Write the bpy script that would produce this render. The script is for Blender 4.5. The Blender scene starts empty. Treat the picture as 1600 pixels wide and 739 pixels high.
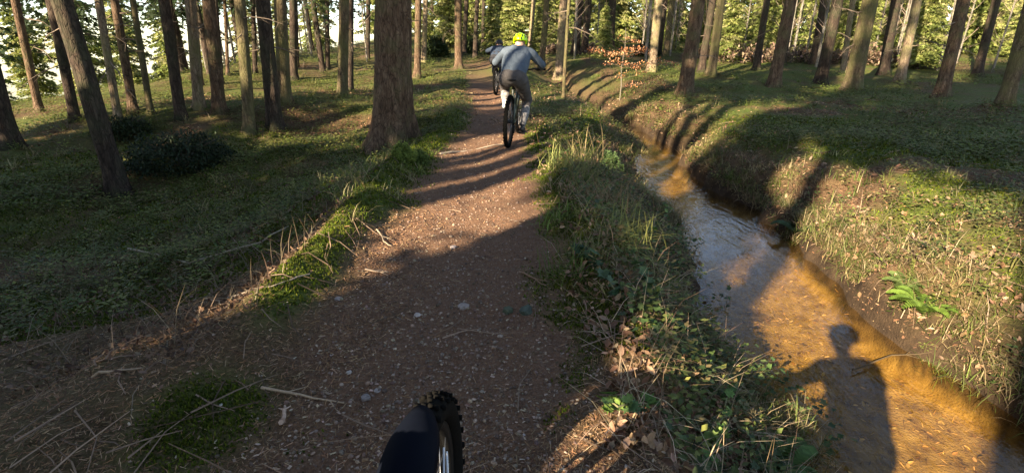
import bpy, bmesh, math, random
import numpy as np
from mathutils import Vector, Matrix, Quaternion
random.seed(7)
rng = np.random.default_rng(7)
R = math.radians
S = bpy.context.scene
COL = S.collection

# ------------------------------------------------------------------ camera, sky, sun, exposure
CAMZ = 1.5; PITCH = R(21.2); F = 800.0
cd = bpy.data.cameras.new('camera'); cam = bpy.data.objects.new('camera', cd); COL.objects.link(cam)
cam.location = (0, 0, CAMZ); cam.rotation_euler = (R(90) - PITCH, 0, 0)
cd.sensor_width = 36; cd.lens = 36 * F / 1600; cd.clip_start = .02; cd.clip_end = 2000
S.camera = cam
SUN_AZ = R(40); SUN_EL = R(26.5)                     # direction in which shadows run, from +Y towards +X
W = bpy.data.worlds.new('World'); S.world = W; W.use_nodes = True
nt = W.node_tree; bg = nt.nodes['Background']
sky = nt.nodes.new('ShaderNodeTexSky'); sky.sky_type = 'NISHITA'; sky.sun_disc = False
sky.sun_elevation = SUN_EL; sky.sun_rotation = SUN_AZ + math.pi
sky.altitude = 1200; sky.air_density = .75; sky.dust_density = .7; sky.ozone_density = 1.3
nt.links.new(sky.outputs[0], bg.inputs[0]); bg.inputs[1].default_value = .105
sd = bpy.data.lights.new('sun', 'SUN'); sun = bpy.data.objects.new('sun', sd); COL.objects.link(sun)
sd.energy = 5.0; sd.angle = R(.5); sd.color = (1, .93, .82)
sdir = Vector((math.sin(SUN_AZ) * math.cos(SUN_EL), math.cos(SUN_AZ) * math.cos(SUN_EL), -math.sin(SUN_EL)))
sun.rotation_euler = sdir.to_track_quat('-Z', 'Y').to_euler(); sun.location = (-20, -20, 30)
S.view_settings.view_transform = 'Standard'; S.view_settings.look = 'None'
S.view_settings.exposure = 2.0; S.view_settings.gamma = 1
S.view_settings.use_white_balance = True; S.view_settings.white_balance_temperature = 8200; S.view_settings.white_balance_tint = 10
S.render.engine = 'CYCLES'
S.cycles.max_bounces = 6; S.cycles.transparent_max_bounces = 12; S.cycles.use_denoising = True
S.cycles.diffuse_bounces = 3; S.cycles.glossy_bounces = 3; S.cycles.caustics_reflective = False

# ------------------------------------------------------------------ noise
def _h(ix, iy, s):
    n = (ix.astype(np.int64) * 374761393 + iy.astype(np.int64) * 668265263 + s * 1442695041) & 0xffffffff
    n = ((n ^ (n >> 13)) * 1274126177) & 0xffffffff
    return ((n ^ (n >> 16)) & 0xffff) / 65535.0
def vnoise(x, y, s=0):
    x = np.asarray(x, float); y = np.asarray(y, float)
    ix = np.floor(x); iy = np.floor(y); fx = x - ix; fy = y - iy
    fx = fx * fx * (3 - 2 * fx); fy = fy * fy * (3 - 2 * fy)
    a = _h(ix, iy, s); b = _h(ix + 1, iy, s); c = _h(ix, iy + 1, s); d = _h(ix + 1, iy + 1, s)
    return (a + (b - a) * fx) * (1 - fy) + (c + (d - c) * fx) * fy
def fbm(x, y, s=0, o=4):
    v = 0; a = .5
    for i in range(o):
        v = v + a * vnoise(x * 2 ** i + 17.3 * i, y * 2 ** i - 9.1 * i, s + i); a *= .5
    return v / (1 - .5 ** o)
def sst(a, b, x):
    t = np.clip((np.asarray(x, float) - a) / (b - a), 0, 1); return t * t * (3 - 2 * t)

# ------------------------------------------------------------------ the lie of the land
WATER = -.70
def path_c(y): return np.interp(y, [-20, 7, 9, 13, 18, 26, 40], [-.40, -.40, -.30, -.45, -.9, -2.2, -6])
def path_w(y): return np.interp(y, [-20, 2, 5, 9, 13, 20, 40], [.78, .76, .70, .58, .55, .6, .6])
def creek_c(y): return np.interp(y, [-20, 1, 4, 7, 9, 10.8, 13, 18, 25, 40, 60], [1.9, 2.42, 2.52, 2.6, 2.86, 3.1, 2.95, 2.35, 1.5, -.5, -1]) + .16 * np.sin(np.asarray(y) * 1.15 + .8) + .05 * np.sin(np.asarray(y) * 3.1)
def creek_w(y): return np.interp(y, [-20, 2, 6, 8.5, 10.8, 12, 14, 25], [.65, .62, .54, .42, .28, .20, .17, .14])
def height(x, y):
    x = np.asarray(x, float); y = np.asarray(y, float)
    pc = path_c(y); pw = path_w(y); cc = creek_c(y); cw = creek_w(y)
    dp = np.abs(x - pc)
    off = sst(.9, 1.6, dp / pw)
    z = .040 * np.maximum(y - 13, 0) * sst(11, 24, y) * sst(-34, -8, x)
    z = np.minimum(z, 1.3 + .012 * y)
    d = np.hypot(x, y)
    # left floor: hollow beside the trail, then a crest and the hillside falling away
    left = sst(-1.4, -3.2, x)
    z = z - .42 * left * (1 - sst(9, 15, y))
    z = z + .34 * np.exp(-((x + 7.2) ** 2 / 7 + (y - 11.5) ** 2 / 5)) - .35 * np.exp(-((x + 5.3) ** 2 / 2.6 + (y - 5.5) ** 2 / 6))
    z = z - .17 * np.maximum(-x - 11 - .0 * y, 0) * sst(-10, -16, x) * (1 - sst(40, 90, y) * .3)
    # berms and hummocks
    z = z + .13 * np.exp(-((x - (pc - pw - .27)) / .22) ** 2) * sst(2.0, 3.2, y) * (1 - sst(12, 16, y)) * (.55 + .9 * vnoise(x * .4, y * 1.1, 3))
    hum = (fbm(x * .55, y * .55, 11, 3) - .5) * .42 + (fbm(x * 2.2, y * 2.2, 21, 3) - .5) * .14
    z = z + hum * off * np.where(x > pc, .75, 1)
    z = z + (fbm(x * 1.2, y * 1.2, 31, 3) - .5) * .06 * (1 - off) - .035 * np.exp(-(dp / (pw * .6)) ** 2)
    # right shoulder of the trail
    z = z + .06 * np.exp(-((x - (pc + pw + .28)) / .2) ** 2)
    # creek
    r = (x - cc) / cw
    wob = .75 * (fbm(y * 1.1 + 3, x * .8, 41, 4) - .5)
    lin = (cc - cw) - x + wob                       # metres to the left of the water edge
    rin = x - (cc + cw) + wob
    room = np.maximum((cc - cw) - (pc + pw + .30), .25)
    lb = np.clip(lin / np.minimum(room, 1.25), 0, 1) ** .95
    rb = sst(-.02, .20, rin) * .42 + .30 * sst(.15, .75, rin) + .28 * sst(.6, 1.7, rin) + .38 * (fbm(x * 2.3, y * 2.3, 45, 4) - .5) * sst(.0, .25, rin) * (1 - sst(.8, 1.6, rin))
    rb = np.clip(rb, 0, 1.08)
    depth = np.interp(y, [10, 14, 20, 30], [1, .85, .55, .15])
    bed = WATER - .20 - .05 * (1 - np.clip(np.abs(r), 0, 1)) + .05 * (fbm(x * 3, y * 3, 51, 3) - .5)
    bed = z * (1 - depth) + bed * depth
    inside = (lin < 0) & (rin < 0)
    zz = np.where(lin >= 0, bed + (z - bed) * np.clip(lb, 0, 1), np.where(rin >= 0, bed + (z - bed) * rb, bed))
    # shallow shelf so that the bank meets the water softly
    return zz
def hz(x, y): return float(height(np.array([x]), np.array([y]))[0])
cp, sp = math.cos(PITCH), math.sin(PITCH)
def ray(px, py):
    u = (px - 800) / F; v = (py - 369.5) / F
    return u, cp - v * sp, -(sp + v * cp)
def G(px, py, far=90):
    dx, dy, dz = ray(px, py)
    t = np.concatenate([np.linspace(1, 15, 1400), np.linspace(15, far, 3000)])
    d = CAMZ + dz * t - height(dx * t, dy * t)
    k = np.argmax(d < 0) if (d < 0).any() else len(t) - 1
    return dx * t[k], dy * t[k], t[k]

# ------------------------------------------------------------------ materials
def mat(name, build):
    m = bpy.data.materials.new(name); m.use_nodes = True
    n = m.node_tree; n.nodes.clear()
    out = n.nodes.new('ShaderNodeOutputMaterial')
    build(n, out); return m
def N(n, t, **k):
    o = n.nodes.new('ShaderNode' + t)
    for a, b in k.items():
        if a in ('inp',):
            for i, v in b.items(): o.inputs[i].default_value = v
        else: setattr(o, a, b)
    return o
def L(n, a, b): n.links.new(a, b)
def ramp(n, src, stops):
    r = N(n, 'ValToRGB'); e = r.color_ramp.elements
    while len(e) < len(stops): e.new(.5)
    for q, (p, c) in zip(e, stops):
        q.position = p; q.color = (*c, 1) if len(c) == 3 else c
    L(n, src, r.inputs[0]); return r.outputs[0]
def noise(n, scale, detail=6, rough=.6, vec=None, dist=0):
    o = N(n, 'TexNoise'); o.inputs['Scale'].default_value = scale; o.inputs['Detail'].default_value = detail
    o.inputs['Roughness'].default_value = rough; o.inputs['Distortion'].default_value = dist
    if vec is not None: L(n, vec, o.inputs['Vector'])
    return o.outputs['Fac']
def mix(n, f, a, b, mode='MIX'):
    o = N(n, 'Mix', data_type='RGBA', blend_type=mode)
    for s, v in ((0, f), (6, a), (7, b)):
        if hasattr(v, 'links') or isinstance(v, bpy.types.NodeSocket): L(n, v, o.inputs[s])
        else: o.inputs[s].default_value = v if s == 0 else (*v, 1)
    return o.outputs[2]
def math_(n, op, a, b=0.0, c=None):
    o = N(n, 'Math', operation=op)
    for i, v in enumerate((a, b) if c is None else (a, b, c)):
        if isinstance(v, bpy.types.NodeSocket): L(n, v, o.inputs[i])
        else: o.inputs[i].default_value = v
    return o.outputs[0]
def bump(n, h, strength, dist):
    b = N(n, 'Bump'); b.inputs['Strength'].default_value = strength; b.inputs['Distance'].default_value = dist
    L(n, h, b.inputs['Height']); return b.outputs[0]
def principled(n, out, col, rough=.8, spec=.3, normal=None, **k):
    p = N(n, 'BsdfPrincipled')
    if isinstance(col, bpy.types.NodeSocket): L(n, col, p.inputs['Base Color'])
    else: p.inputs['Base Color'].default_value = (*col, 1)
    if isinstance(rough, bpy.types.NodeSocket): L(n, rough, p.inputs['Roughness'])
    else: p.inputs['Roughness'].default_value = rough
    p.inputs['Specular IOR Level'].default_value = spec
    if normal is not None: L(n, normal, p.inputs['Normal'])
    for a, b in k.items(): p.inputs[a.replace('_', ' ')].default_value = b
    L(n, p.outputs[0], out.inputs[0]); return p
def pos(n): return N(n, 'NewGeometry').outputs['Position']
def objc(n): return N(n, 'TexCoord').outputs['Object']
def attr(n, name): 
    a = N(n, 'Attribute'); a.attribute_name = name; return a
def simple(name, col, rough=.6, spec=.4, metal=0, var=.15, sc=30, bs=.2):
    def f(n, out):
        nz = noise(n, sc, 5, .6, objc(n))
        c = mix(n, nz, tuple(v * (1 - var) for v in col), tuple(min(1, v * (1 + var)) for v in col))
        p = principled(n, out, c, rough, spec, bump(n, nz, bs, .004)); p.inputs['Metallic'].default_value = metal
    return mat(name, f)
def tinted(name, rough=.75, spec=.25, transl=.0, sc=40):
    """colour comes from the piece itself (attribute tint), with fine mottling"""
    def f(n, out):
        a = attr(n, 'tint').outputs['Color']
        nz = noise(n, sc, 4, .6, pos(n))
        c = mix(n, 1.0, a, ramp(n, nz, [(.25, (.72, .72, .72)), (.75, (1.2, 1.2, 1.2))]), 'MULTIPLY')
        p = principled(n, out, c, rough, spec)
        if transl:
            t = N(n, 'BsdfTranslucent'); L(n, c, t.inputs[0]); m = N(n, 'MixShader'); m.inputs[0].default_value = transl
            L(n, p.outputs[0], m.inputs[1]); L(n, t.outputs[0], m.inputs[2]); L(n, m.outputs[0], out.inputs[0])
    return mat(name, f)
def ground_m(n, out):
    P = pos(n)
    pa = attr(n, 'path_mask').outputs['Fac']; mo = attr(n, 'moss_mask').outputs['Fac']; be = attr(n, 'bed_mask').outputs['Fac']
    n1 = noise(n, 1.3, 5, .6, P); n2 = noise(n, 9, 6, .65, P); n3 = noise(n, 60, 5, .7, P); n4 = noise(n, 240, 3, .7, P)
    v = N(n, 'TexVoronoi', feature='F1'); v.inputs['Scale'].default_value = 55; L(n, P, v.inputs['Vector'])
    v2 = N(n, 'TexVoronoi', feature='F1'); v2.inputs['Scale'].default_value = 130; L(n, P, v2.inputs['Vector'])
    dirt = ramp(n, n3, [(.28, (.070, .034, .018)), (.5, (.16, .080, .042)), (.72, (.28, .152, .084))])
    dirt = mix(n, math_(n, 'MULTIPLY', n2, .6), dirt, (.215, .112, .066))
    peb = ramp(n, v2.outputs['Color'], [(.2, (.10, .062, .045)), (.6, (.22, .15, .11)), (.95, (.38, .29, .23))])
    dirt = mix(n, ramp(n, v.outputs['Distance'], [(.10, (.75,) * 3), (.45, (.15,) * 3)]), dirt, peb)
    lit = ramp(n, n3, [(.25, (.045, .026, .015)), (.5, (.115, .066, .036)), (.75, (.23, .145, .085))])
    moss = ramp(n, n3, [(.25, (.018, .034, .008)), (.5, (.060, .095, .017)), (.78, (.125, .165, .030))])
    moss = mix(n, ramp(n, n2, [(.45, (0,) * 3), (.7, (.8,) * 3)]), moss, (.14, .115, .030))
    bed = ramp(n, n2, [(.3, (.09, .055, .022)), (.5, (.25, .165, .062)), (.72, (.42, .29, .12))])
    bed = mix(n, ramp(n, n3, [(.3, (0.0,) * 3), (.8, (.7,) * 3)]), bed, (.17, .088, .03))
    mm = math_(n, 'MULTIPLY', mo, ramp(n, math_(n, 'ADD', math_(n, 'MULTIPLY', n1, .6), math_(n, 'MULTIPLY', n2, .4)), [(.34, (.05,) * 3), (.52, (1,) * 3)]))
    wt = attr(n, 'bank_mask').outputs['Fac']; c = mix(n, mm, lit, moss); c = mix(n, pa, c, dirt); c = mix(n, wt, c, ramp(n, n2, [(.3, (.022, .014, .009)), (.7, (.075, .048, .028))])); c = mix(n, be, c, bed)
    h = math_(n, 'ADD', math_(n, 'MULTIPLY', n3, .7), math_(n, 'MULTIPLY', n4, .25))
    h = math_(n, 'SUBTRACT', h, math_(n, 'MULTIPLY', v.outputs['Distance'], .5))
    principled(n, out, c, .92, .2, bump(n, h, .8, .02))
M = {}
M['ground'] = mat('forest_floor', ground_m)
def water_m(n, out):
    P = pos(n)
    mp = N(n, 'Mapping'); mp.inputs['Scale'].default_value = (1.0, .42, 1); mp.inputs['Rotation'].default_value = (0, 0, .5); L(n, P, mp.inputs[0])
    a = noise(n, 9, 3, .55, mp.outputs[0], .6); b = noise(n, 34, 3, .5, mp.outputs[0], .4); c = noise(n, 2.2, 2, .5, P)
    h = math_(n, 'ADD', math_(n, 'MULTIPLY', a, .7), math_(n, 'MULTIPLY', b, .22))
    st = ramp(n, c, [(.35, (.25,) * 3), (.65, (1,) * 3)])
    bb = N(n, 'Bump'); bb.inputs['Distance'].default_value = .030; L(n, h, bb.inputs['Height']); L(n, math_(n, 'MULTIPLY', st, .75), bb.inputs['Strength'])
    lw = N(n, 'LayerWeight'); lw.inputs[0].default_value = .5      # Schlick's reflectance, the same from above and below
    fr = math_(n, 'ADD', .022, math_(n, 'MULTIPLY', .978, math_(n, 'POWER', lw.outputs['Facing'], 5.0)))
    gl = N(n, 'BsdfGlossy'); gl.inputs['Roughness'].default_value = .03; L(n, bb.outputs[0], gl.inputs['Normal'])
    tr = N(n, 'BsdfTransparent'); tr.inputs[0].default_value = (.97, .87, .64, 1)
    m = N(n, 'MixShader'); L(n, math_(n, 'MINIMUM', math_(n, 'MULTIPLY', fr, 1.6), 1.0), m.inputs[0])
    L(n, tr.outputs[0], m.inputs[1]); L(n, gl.outputs[0], m.inputs[2]); L(n, m.outputs[0], out.inputs[0])
M['water'] = mat('creek_water', water_m)
def bark_m(base, light, moss, mossy):
    def f(n, out):
        O = objc(n)
        mp = N(n, 'Mapping'); mp.inputs['Scale'].default_value = (1, 1, .28); L(n, O, mp.inputs[0])
        v = N(n, 'TexVoronoi', feature='DISTANCE_TO_EDGE'); v.inputs['Scale'].default_value = 26
        wn = N(n, 'TexNoise'); wn.inputs['Scale'].default_value = 8; L(n, mp.outputs[0], wn.inputs['Vector'])
        L(n, mix(n, .12, mp.outputs[0], wn.outputs['Color']), v.inputs['Vector'])
        n2 = noise(n, 14, 6, .7, mp.outputs[0]); n3 = noise(n, 2.2, 4, .6, O); n4 = noise(n, 90, 4, .7, mp.outputs[0])
        c = ramp(n, n2, [(.28, tuple(q * .42 for q in base)), (.5, base), (.75, light)])
        crack = ramp(n, v.outputs['Distance'], [(0, (.35,) * 3), (.12, (1,) * 3)])
        c = mix(n, .75, c, crack, 'MULTIPLY')
        c = mix(n, ramp(n, n3, [(.55 - mossy * .4, (0,) * 3), (.8 - mossy * .35, (.85,) * 3)]), c, moss)
        h = math_(n, 'ADD', math_(n, 'MULTIPLY', n2, .6), math_(n, 'MULTIPLY', crack, .45)); h = math_(n, 'ADD', h, math_(n, 'MULTIPLY', n4, .3))
        principled(n, out, c, .93, .15, bump(n, h, .9, .03))
    return f
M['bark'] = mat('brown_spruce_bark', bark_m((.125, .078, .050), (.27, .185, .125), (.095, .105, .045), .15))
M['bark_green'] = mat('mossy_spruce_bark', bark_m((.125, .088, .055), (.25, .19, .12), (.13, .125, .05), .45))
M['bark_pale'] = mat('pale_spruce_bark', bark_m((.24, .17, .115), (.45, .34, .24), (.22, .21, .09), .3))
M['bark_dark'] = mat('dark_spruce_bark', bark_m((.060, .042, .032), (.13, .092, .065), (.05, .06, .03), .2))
M['leaf'] = tinted('leaf', .62, .30, .22, 60)
M['needle'] = tinted('conifer_needles', .7, .22, .42, 12)
M['litter'] = tinted('dead_needles_and_leaves', .85, .2, .0, 90)
M['grass'] = tinted('grass_blades', .65, .25, .25, 30)
M['moss'] = tinted('moss_shoots', .85, .15, .15, 30)
M['wood'] = tinted('dead_wood', .85, .2, 0, 70)
def stone_m(n, out):
    a = attr(n, 'tint').outputs['Color']; nz = noise(n, 45, 6, .7, pos(n))
    c = mix(n, 1.0, a, ramp(n, nz, [(.3, (.55,) * 3), (.7, (1.25,) * 3)]), 'MULTIPLY')
    principled(n, out, c, .8, .3, bump(n, nz, .5, .006))
M['stone'] = mat('stone', stone_m)

# ------------------------------------------------------------------ mesh helpers
def tag(o, label=None, cat=None, group=None, kind=None):
    if label: o['label'] = label
    if cat: o['category'] = cat
    if group: o['group'] = group
    if kind: o['kind'] = kind
    return o
def link(o, parent=None):
    COL.objects.link(o)
    if parent is not None: o.parent = parent
    return o
def empty(name, loc=(0, 0, 0), rot=(0, 0, 0)):
    o = bpy.data.objects.new(name, None); o.location = loc; o.rotation_euler = rot; o.empty_display_size = .1
    return link(o)
def mesh_np(name, V, Fc, material, tint=None, smooth=False):
    V = np.asarray(V, np.float32); Fc = np.asarray(Fc, np.int32)
    me = bpy.data.meshes.new(name); nf, k = Fc.shape
    me.vertices.add(len(V)); me.vertices.foreach_set('co', V.ravel())
    me.loops.add(nf * k); me.loops.foreach_set('vertex_index', Fc.ravel())
    me.polygons.add(nf); me.polygons.foreach_set('loop_start', np.arange(0, nf * k, k, dtype=np.int32))
    me.polygons.foreach_set('use_smooth', np.full(nf, smooth))
    if tint is not None:
        a = me.color_attributes.new('tint', 'FLOAT_COLOR', 'POINT')
        t = np.ones((len(V), 4), np.float32); t[:, :3] = tint; a.data.foreach_set('color', t.ravel())
    me.update(calc_edges=True); me.materials.append(material)
    return me
def obj(name, me, parent=None, loc=(0, 0, 0)):
    o = bpy.data.objects.new(name, me); o.location = loc; return link(o, parent)
class Pile:
    """collects shapes of triangles with a colour each; becomes ONE mesh"""
    def __init__(s): s.v = []; s.f = []; s.c = []; s.n = 0
    def add(s, V, Fc, c):
        V = np.asarray(V, float).reshape(-1, 3); Fc = np.asarray(Fc, int)
        if Fc.shape[1] == 4: Fc = np.concatenate([Fc[:, [0, 1, 2]], Fc[:, [0, 2, 3]]])
        s.v.append(V); s.f.append(Fc + s.n); s.n += len(V)
        c = np.asarray(c, float); s.c.append(np.broadcast_to(c, (len(V), 3)) if c.ndim == 1 else c)
    def many(s, PV, PF, P, Rm, sc, c):
        """copies of a small shape: P (n,3), Rm (n,3,3), sc (n,) or (n,3), c (n,3)"""
        n = len(P)
        if n == 0: return
        PV = np.asarray(PV, float); PF = np.asarray(PF, int)
        sc = np.asarray(sc, float); sc = sc[:, None] if sc.ndim == 1 else sc
        V = PV[None] * sc[:, None, :]
        V = np.einsum('nij,nkj->nki', Rm, V) + P[:, None, :]
        Fc = PF[None] + (np.arange(n) * len(PV))[:, None, None]
        s.add(V.reshape(-1, 3), Fc.reshape(-1, PF.shape[1]), np.repeat(c, len(PV), axis=0))
    def mesh(s, name, material, smooth=False):
        return mesh_np(name, np.concatenate(s.v), np.concatenate(s.f), material, np.concatenate(s.c), smooth)
def rotz(a):
    c, s_ = np.cos(a), np.sin(a); z = np.zeros_like(a); o = np.ones_like(a)
    return np.stack([np.stack([c, -s_, z], -1), np.stack([s_, c, z], -1), np.stack([z, z, o], -1)], -2)
def rotx(a):
    c, s_ = np.cos(a), np.sin(a); z = np.zeros_like(a); o = np.ones_like(a)
    return np.stack([np.stack([o, z, z], -1), np.stack([z, c, -s_], -1), np.stack([z, s_, c], -1)], -2)
def roty(a):
    c, s_ = np.cos(a), np.sin(a); z = np.zeros_like(a); o = np.ones_like(a)
    return np.stack([np.stack([c, z, s_], -1), np.stack([z, o, z], -1), np.stack([-s_, z, c], -1)], -2)
def cols(n, pal, jit=.25, r=rng):
    pal = np.asarray(pal, float); k = r.integers(0, len(pal), n)
    return pal[k] * (1 + jit * (r.random((n, 1)) * 2 - 1)) * (1 + .08 * (r.random((n, 3)) * 2 - 1))
def tube(pts, rad, sides=6, cap=True):
    pts = [np.asarray(p, float) for p in pts]; V = []; n = len(pts)
    ref = np.array([0.13, .21, 1.0])
    for i, p in enumerate(pts):
        d = pts[min(i + 1, n - 1)] - pts[max(i - 1, 0)]; d /= (np.linalg.norm(d) + 1e-9)
        a = np.cross(d, ref if abs(d[2]) < .9 else np.array([1., .1, 0])); a /= np.linalg.norm(a); b = np.cross(d, a)
        th = np.arange(sides) * 2 * np.pi / sides
        V.append(p + rad[i] * (np.cos(th)[:, None] * a + np.sin(th)[:, None] * b))
    V = np.concatenate(V); Fc = []
    for i in range(n - 1):
        for j in range(sides):
            a = i * sides + j; b = i * sides + (j + 1) % sides
            Fc += [(a, b, b + sides), (a, b + sides, a + sides)]
    if cap:
        for j in range(1, sides - 1):
            Fc.append((0, j + 1, j)); q = (n - 1) * sides; Fc.append((q, q + j, q + j + 1))
    return V, np.array(Fc)

# ------------------------------------------------------------------ the setting: ground and creek
def axis(lo, hi, c0, c1, fine, coarse):
    a = [c0]
    while a[-1] < c1: a.append(a[-1] + fine)
    st = fine
    while a[-1] < hi: st = min(st * 1.07, coarse); a.append(a[-1] + st)
    b = [c0]; st = fine
    while b[-1] > lo: st = min(st * 1.07, coarse); b.append(b[-1] - st)
    return np.array(b[::-1][:-1] + a)
gx = axis(-170, 170, -2.6, 4.6, .030, 7); gy = axis(-30, 260, 1.2, 8.5, .034, 8)
X, Y = np.meshgrid(gx, gy)
Z = height(X, Y)
near = np.exp(-np.maximum(np.hypot(X, Y) - 6, 0) / 5)
wet = Z < WATER + .02
Z = Z + np.where(wet, .3, 1) * near * ((fbm(X * 9, Y * 9, 61, 3) - .5) * .035 + (fbm(X * 26, Y * 26, 71, 2) - .5) * .016)
nx, ny = len(gx), len(gy)
idx = np.arange(nx * ny).reshape(ny, nx)
Fq = np.stack([idx[:-1, :-1], idx[:-1, 1:], idx[1:, 1:], idx[1:, :-1]], -1).reshape(-1, 4)
me = mesh_np('ground', np.stack([X, Y, Z], -1).reshape(-1, 3), Fq, M['ground'], None, True)
def masks(x, y, z=None):
    z = height(x, y) if z is None else z
    pc, pw, cc, cw = path_c(y), path_w(y), creek_c(y), creek_w(y)
    edge = (fbm(x * 3, y * 3, 81, 3) - .5) * .7
    pm = 1 - sst(.75, 1.25, np.abs(x - pc) / pw + edge)
    pm = pm * (1 - sst(16, 24, y))
    bm = sst(WATER - .07, WATER - .17, z) * (y < 13.5) * (np.abs(x - cc) < cw + .7)
    bank = np.exp(-((x - cc) / (cw + .75)) ** 4)
    mo = sst(.30, .52, fbm(x * .8 + 5, y * .8, 91, 4)) * (1 - bank * .75)
    berm = np.exp(-((x - (pc - pw - .20)) / .20) ** 2) * sst(2.1, 2.9, y) * (1 - sst(9, 12, y)) + np.exp(-((x + 1.28) / .26) ** 2 - ((y - 1.72) / .26) ** 2)
    mo = np.clip(mo * np.where(x < -1, .85, 1) + berm * 1.2, 0, 1)
    mo = mo * np.where((x < -.9) & (y < 3.2), .35, 1) + np.where((x < -.9) & (y < 3.2), berm, 0)
    pm = pm * (1 - .8 * np.clip(berm * 1.2, 0, 1))
    return pm, np.clip(mo, 0, 1), bm
pm, mo, bm = masks(X, Y, Z)
wm = sst(WATER + .42, WATER + .12, Z + .25 * (fbm(X * 3, Y * 3, 99, 3) - .5)) * (1 - bm) * (np.abs(X - creek_c(Y)) < 2.2)
for nm, a in (('path_mask', pm), ('moss_mask', mo), ('bed_mask', bm), ('bank_mask', wm)):
    at = me.attributes.new(nm, 'FLOAT', 'POINT'); at.data.foreach_set('value', a.astype(np.float32).ravel())
tag(obj('ground', me), kind='structure')
ys = np.arange(-12, 13.6, .1); V = []
for y in ys:
    c, w = creek_c(y), creek_w(y) + .30
    for t in np.linspace(-1, 1, 9): V.append((c + t * w, y, WATER))
ii = np.arange(len(ys) * 9).reshape(len(ys), 9)
Fq = np.stack([ii[:-1, :-1], ii[:-1, 1:], ii[1:, 1:], ii[1:, :-1]], -1).reshape(-1, 4)
tag(obj('creek_water', mesh_np('creek_water', V, Fq, M['water'], None, True)), kind='structure')

# ------------------------------------------------------------------ trees
def conifer_branch(pile, p0, ang, length, droop, rise, size, col, r, dens=1.0, stem=None, tilt=.7):
    n = max(3, int(length / .16)); d = np.array([math.cos(ang), math.sin(ang)])
    t = np.linspace(0.12, 1, n)
    px = p0[0] + d[0] * length * t; py = p0[1] + d[1] * length * t
    pz = p0[2] + rise * length * t - droop * length * t ** 2
    if stem is not None:
        k = [0, n // 2, n - 1]
        V, Fc = tube([p0] + [(px[i], py[i], pz[i]) for i in k[1:]], [.018, .011, .004], 3, False)
        stem.add(V, Fc, (.07, .05, .035))
    m = int(n * 7 * dens); k = r.integers(0, n, m)
    w = size * (1.25 - .8 * t[k]); side = r.normal(0, 1, m)
    cx = px[k] - d[1] * side * w * 1.5; cy = py[k] + d[0] * side * w * 1.5
    cz = pz[k] - np.abs(side) * w * .55 + r.normal(0, .03, m)
    P = np.stack([cx, cy, cz], -1)
    Rm = rotz(ang + r.normal(0, .7, m) + np.sign(side) * .7) @ roty(r.normal(.35, .3, m)) @ rotx(r.normal(0, tilt, m))
    sc = size * r.uniform(.6, 1.25, m)
    pile.many(SPRAY_V, SPRAY_F, P, Rm, sc, col * r.uniform(.6, 1.35, (m, 1)))
SPRAY_V = np.array([(-.5, 0, 0), (0, -.30, 0), (.75, -.06, -.05), (.75, .06, -.05), (.1, .30, 0)])
SPRAY_V = np.array([(-.4, 0, 0), (.05, -.34, -.03), (.22, -.10, 0), (.9, 0, -.10), (.22, .10, 0), (.05, .34, -.03)])
SPRAY_F = np.array([(0, 1, 2), (0, 2, 4), (2, 3, 4), (0, 4, 5)])
def conifer_mesh(name, seed, H, z0, Rb, size, dens, pal, gaps=0.0, nb=7, droop=.35, dz=.38, tilt=.7):
    r = np.random.default_rng(seed); p = Pile(); z = z0
    while z < H - .3:
        t = (z - z0) / (H - z0); Rr = Rb * (1 - t) ** .75 * r.uniform(.75, 1.1) + .2
        for b in range(nb):
            if r.random() < gaps: continue
            c = np.array(pal[r.integers(0, len(pal))]) * r.uniform(.75, 1.25)
            a = r.uniform(0, 6.283)
            conifer_branch(p, (0, 0, z + r.uniform(-.15, .15)), a, Rr * r.uniform(.6, 1.1), droop * r.uniform(.7, 1.3), .12, size, c, r, dens, p, tilt)
        z += dz * r.uniform(.7, 1.3)
    return p.mesh(name, M['needle'])
def trunk_mesh(name, r0, H, seed, material, lean=(0, 0), sides=14, flare=.55, rough=.05, fine=False, depth=.35):
    flare *= 1.35
    r = np.random.default_rng(seed)
    if fine: zs = np.concatenate([np.linspace(-depth, 3.6, 150), np.linspace(3.9, H, 20)])
    else: zs = np.concatenate([[-depth, -.1, 0, .07, .15, .25, .4, .6, .85], np.arange(1.2, 5, .45), np.linspace(5.5, H, 9)])
    ph = r.uniform(0, 6.28, 4); bx, by = r.normal(0, .012, 2); th = np.arange(sides) * 2 * np.pi / sides
    zz, tt = np.meshgrid(zs, th, indexing='ij')
    rad = r0 * (1 - .80 * np.clip(zz / H, 0, 1)) * (1 + .0 * zz)
    fl = np.exp(-np.maximum(zz, 0) / (r0 * 1.3))
    lobes = .55 + .45 * np.cos(3 * tt + ph[0]) * .6 + .35 * np.cos(5 * tt + ph[1])
    rad = rad * (1 + flare * fl * lobes)
    rad = rad * (1 + rough * (vnoise(tt * 2 / 1 + 7 * seed, zz * 2.3, seed) * 2 - 1))
    if fine:
        fl2 = fbm(np.cos(tt) * 5 + 9, zz * 5 + np.sin(tt) * 5, 5, 4); fl3 = vnoise(tt * sides / 6.283 * .5, zz * 11 + np.sin(tt * 9), 6)
        rad = rad + .030 * (fl2 - .5) + .012 * (fl3 - .5)
    cx = lean[0] * zz + bx * np.sin(zz * .6) * 2 + .0; cy = lean[1] * zz + by * np.sin(zz * .5) * 2
    V = np.stack([cx + rad * np.cos(tt), cy + rad * np.sin(tt), zz], -1).reshape(-1, 3)
    n = len(zs); ii = np.arange(n * sides).reshape(n, sides)
    Fq = np.stack([ii[:-1], np.roll(ii, -1, 1)[:-1], np.roll(ii, -1, 1)[1:], ii[1:]], -1).reshape(-1, 4)
    return mesh_np(name, V, Fq, material, None, True)
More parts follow.
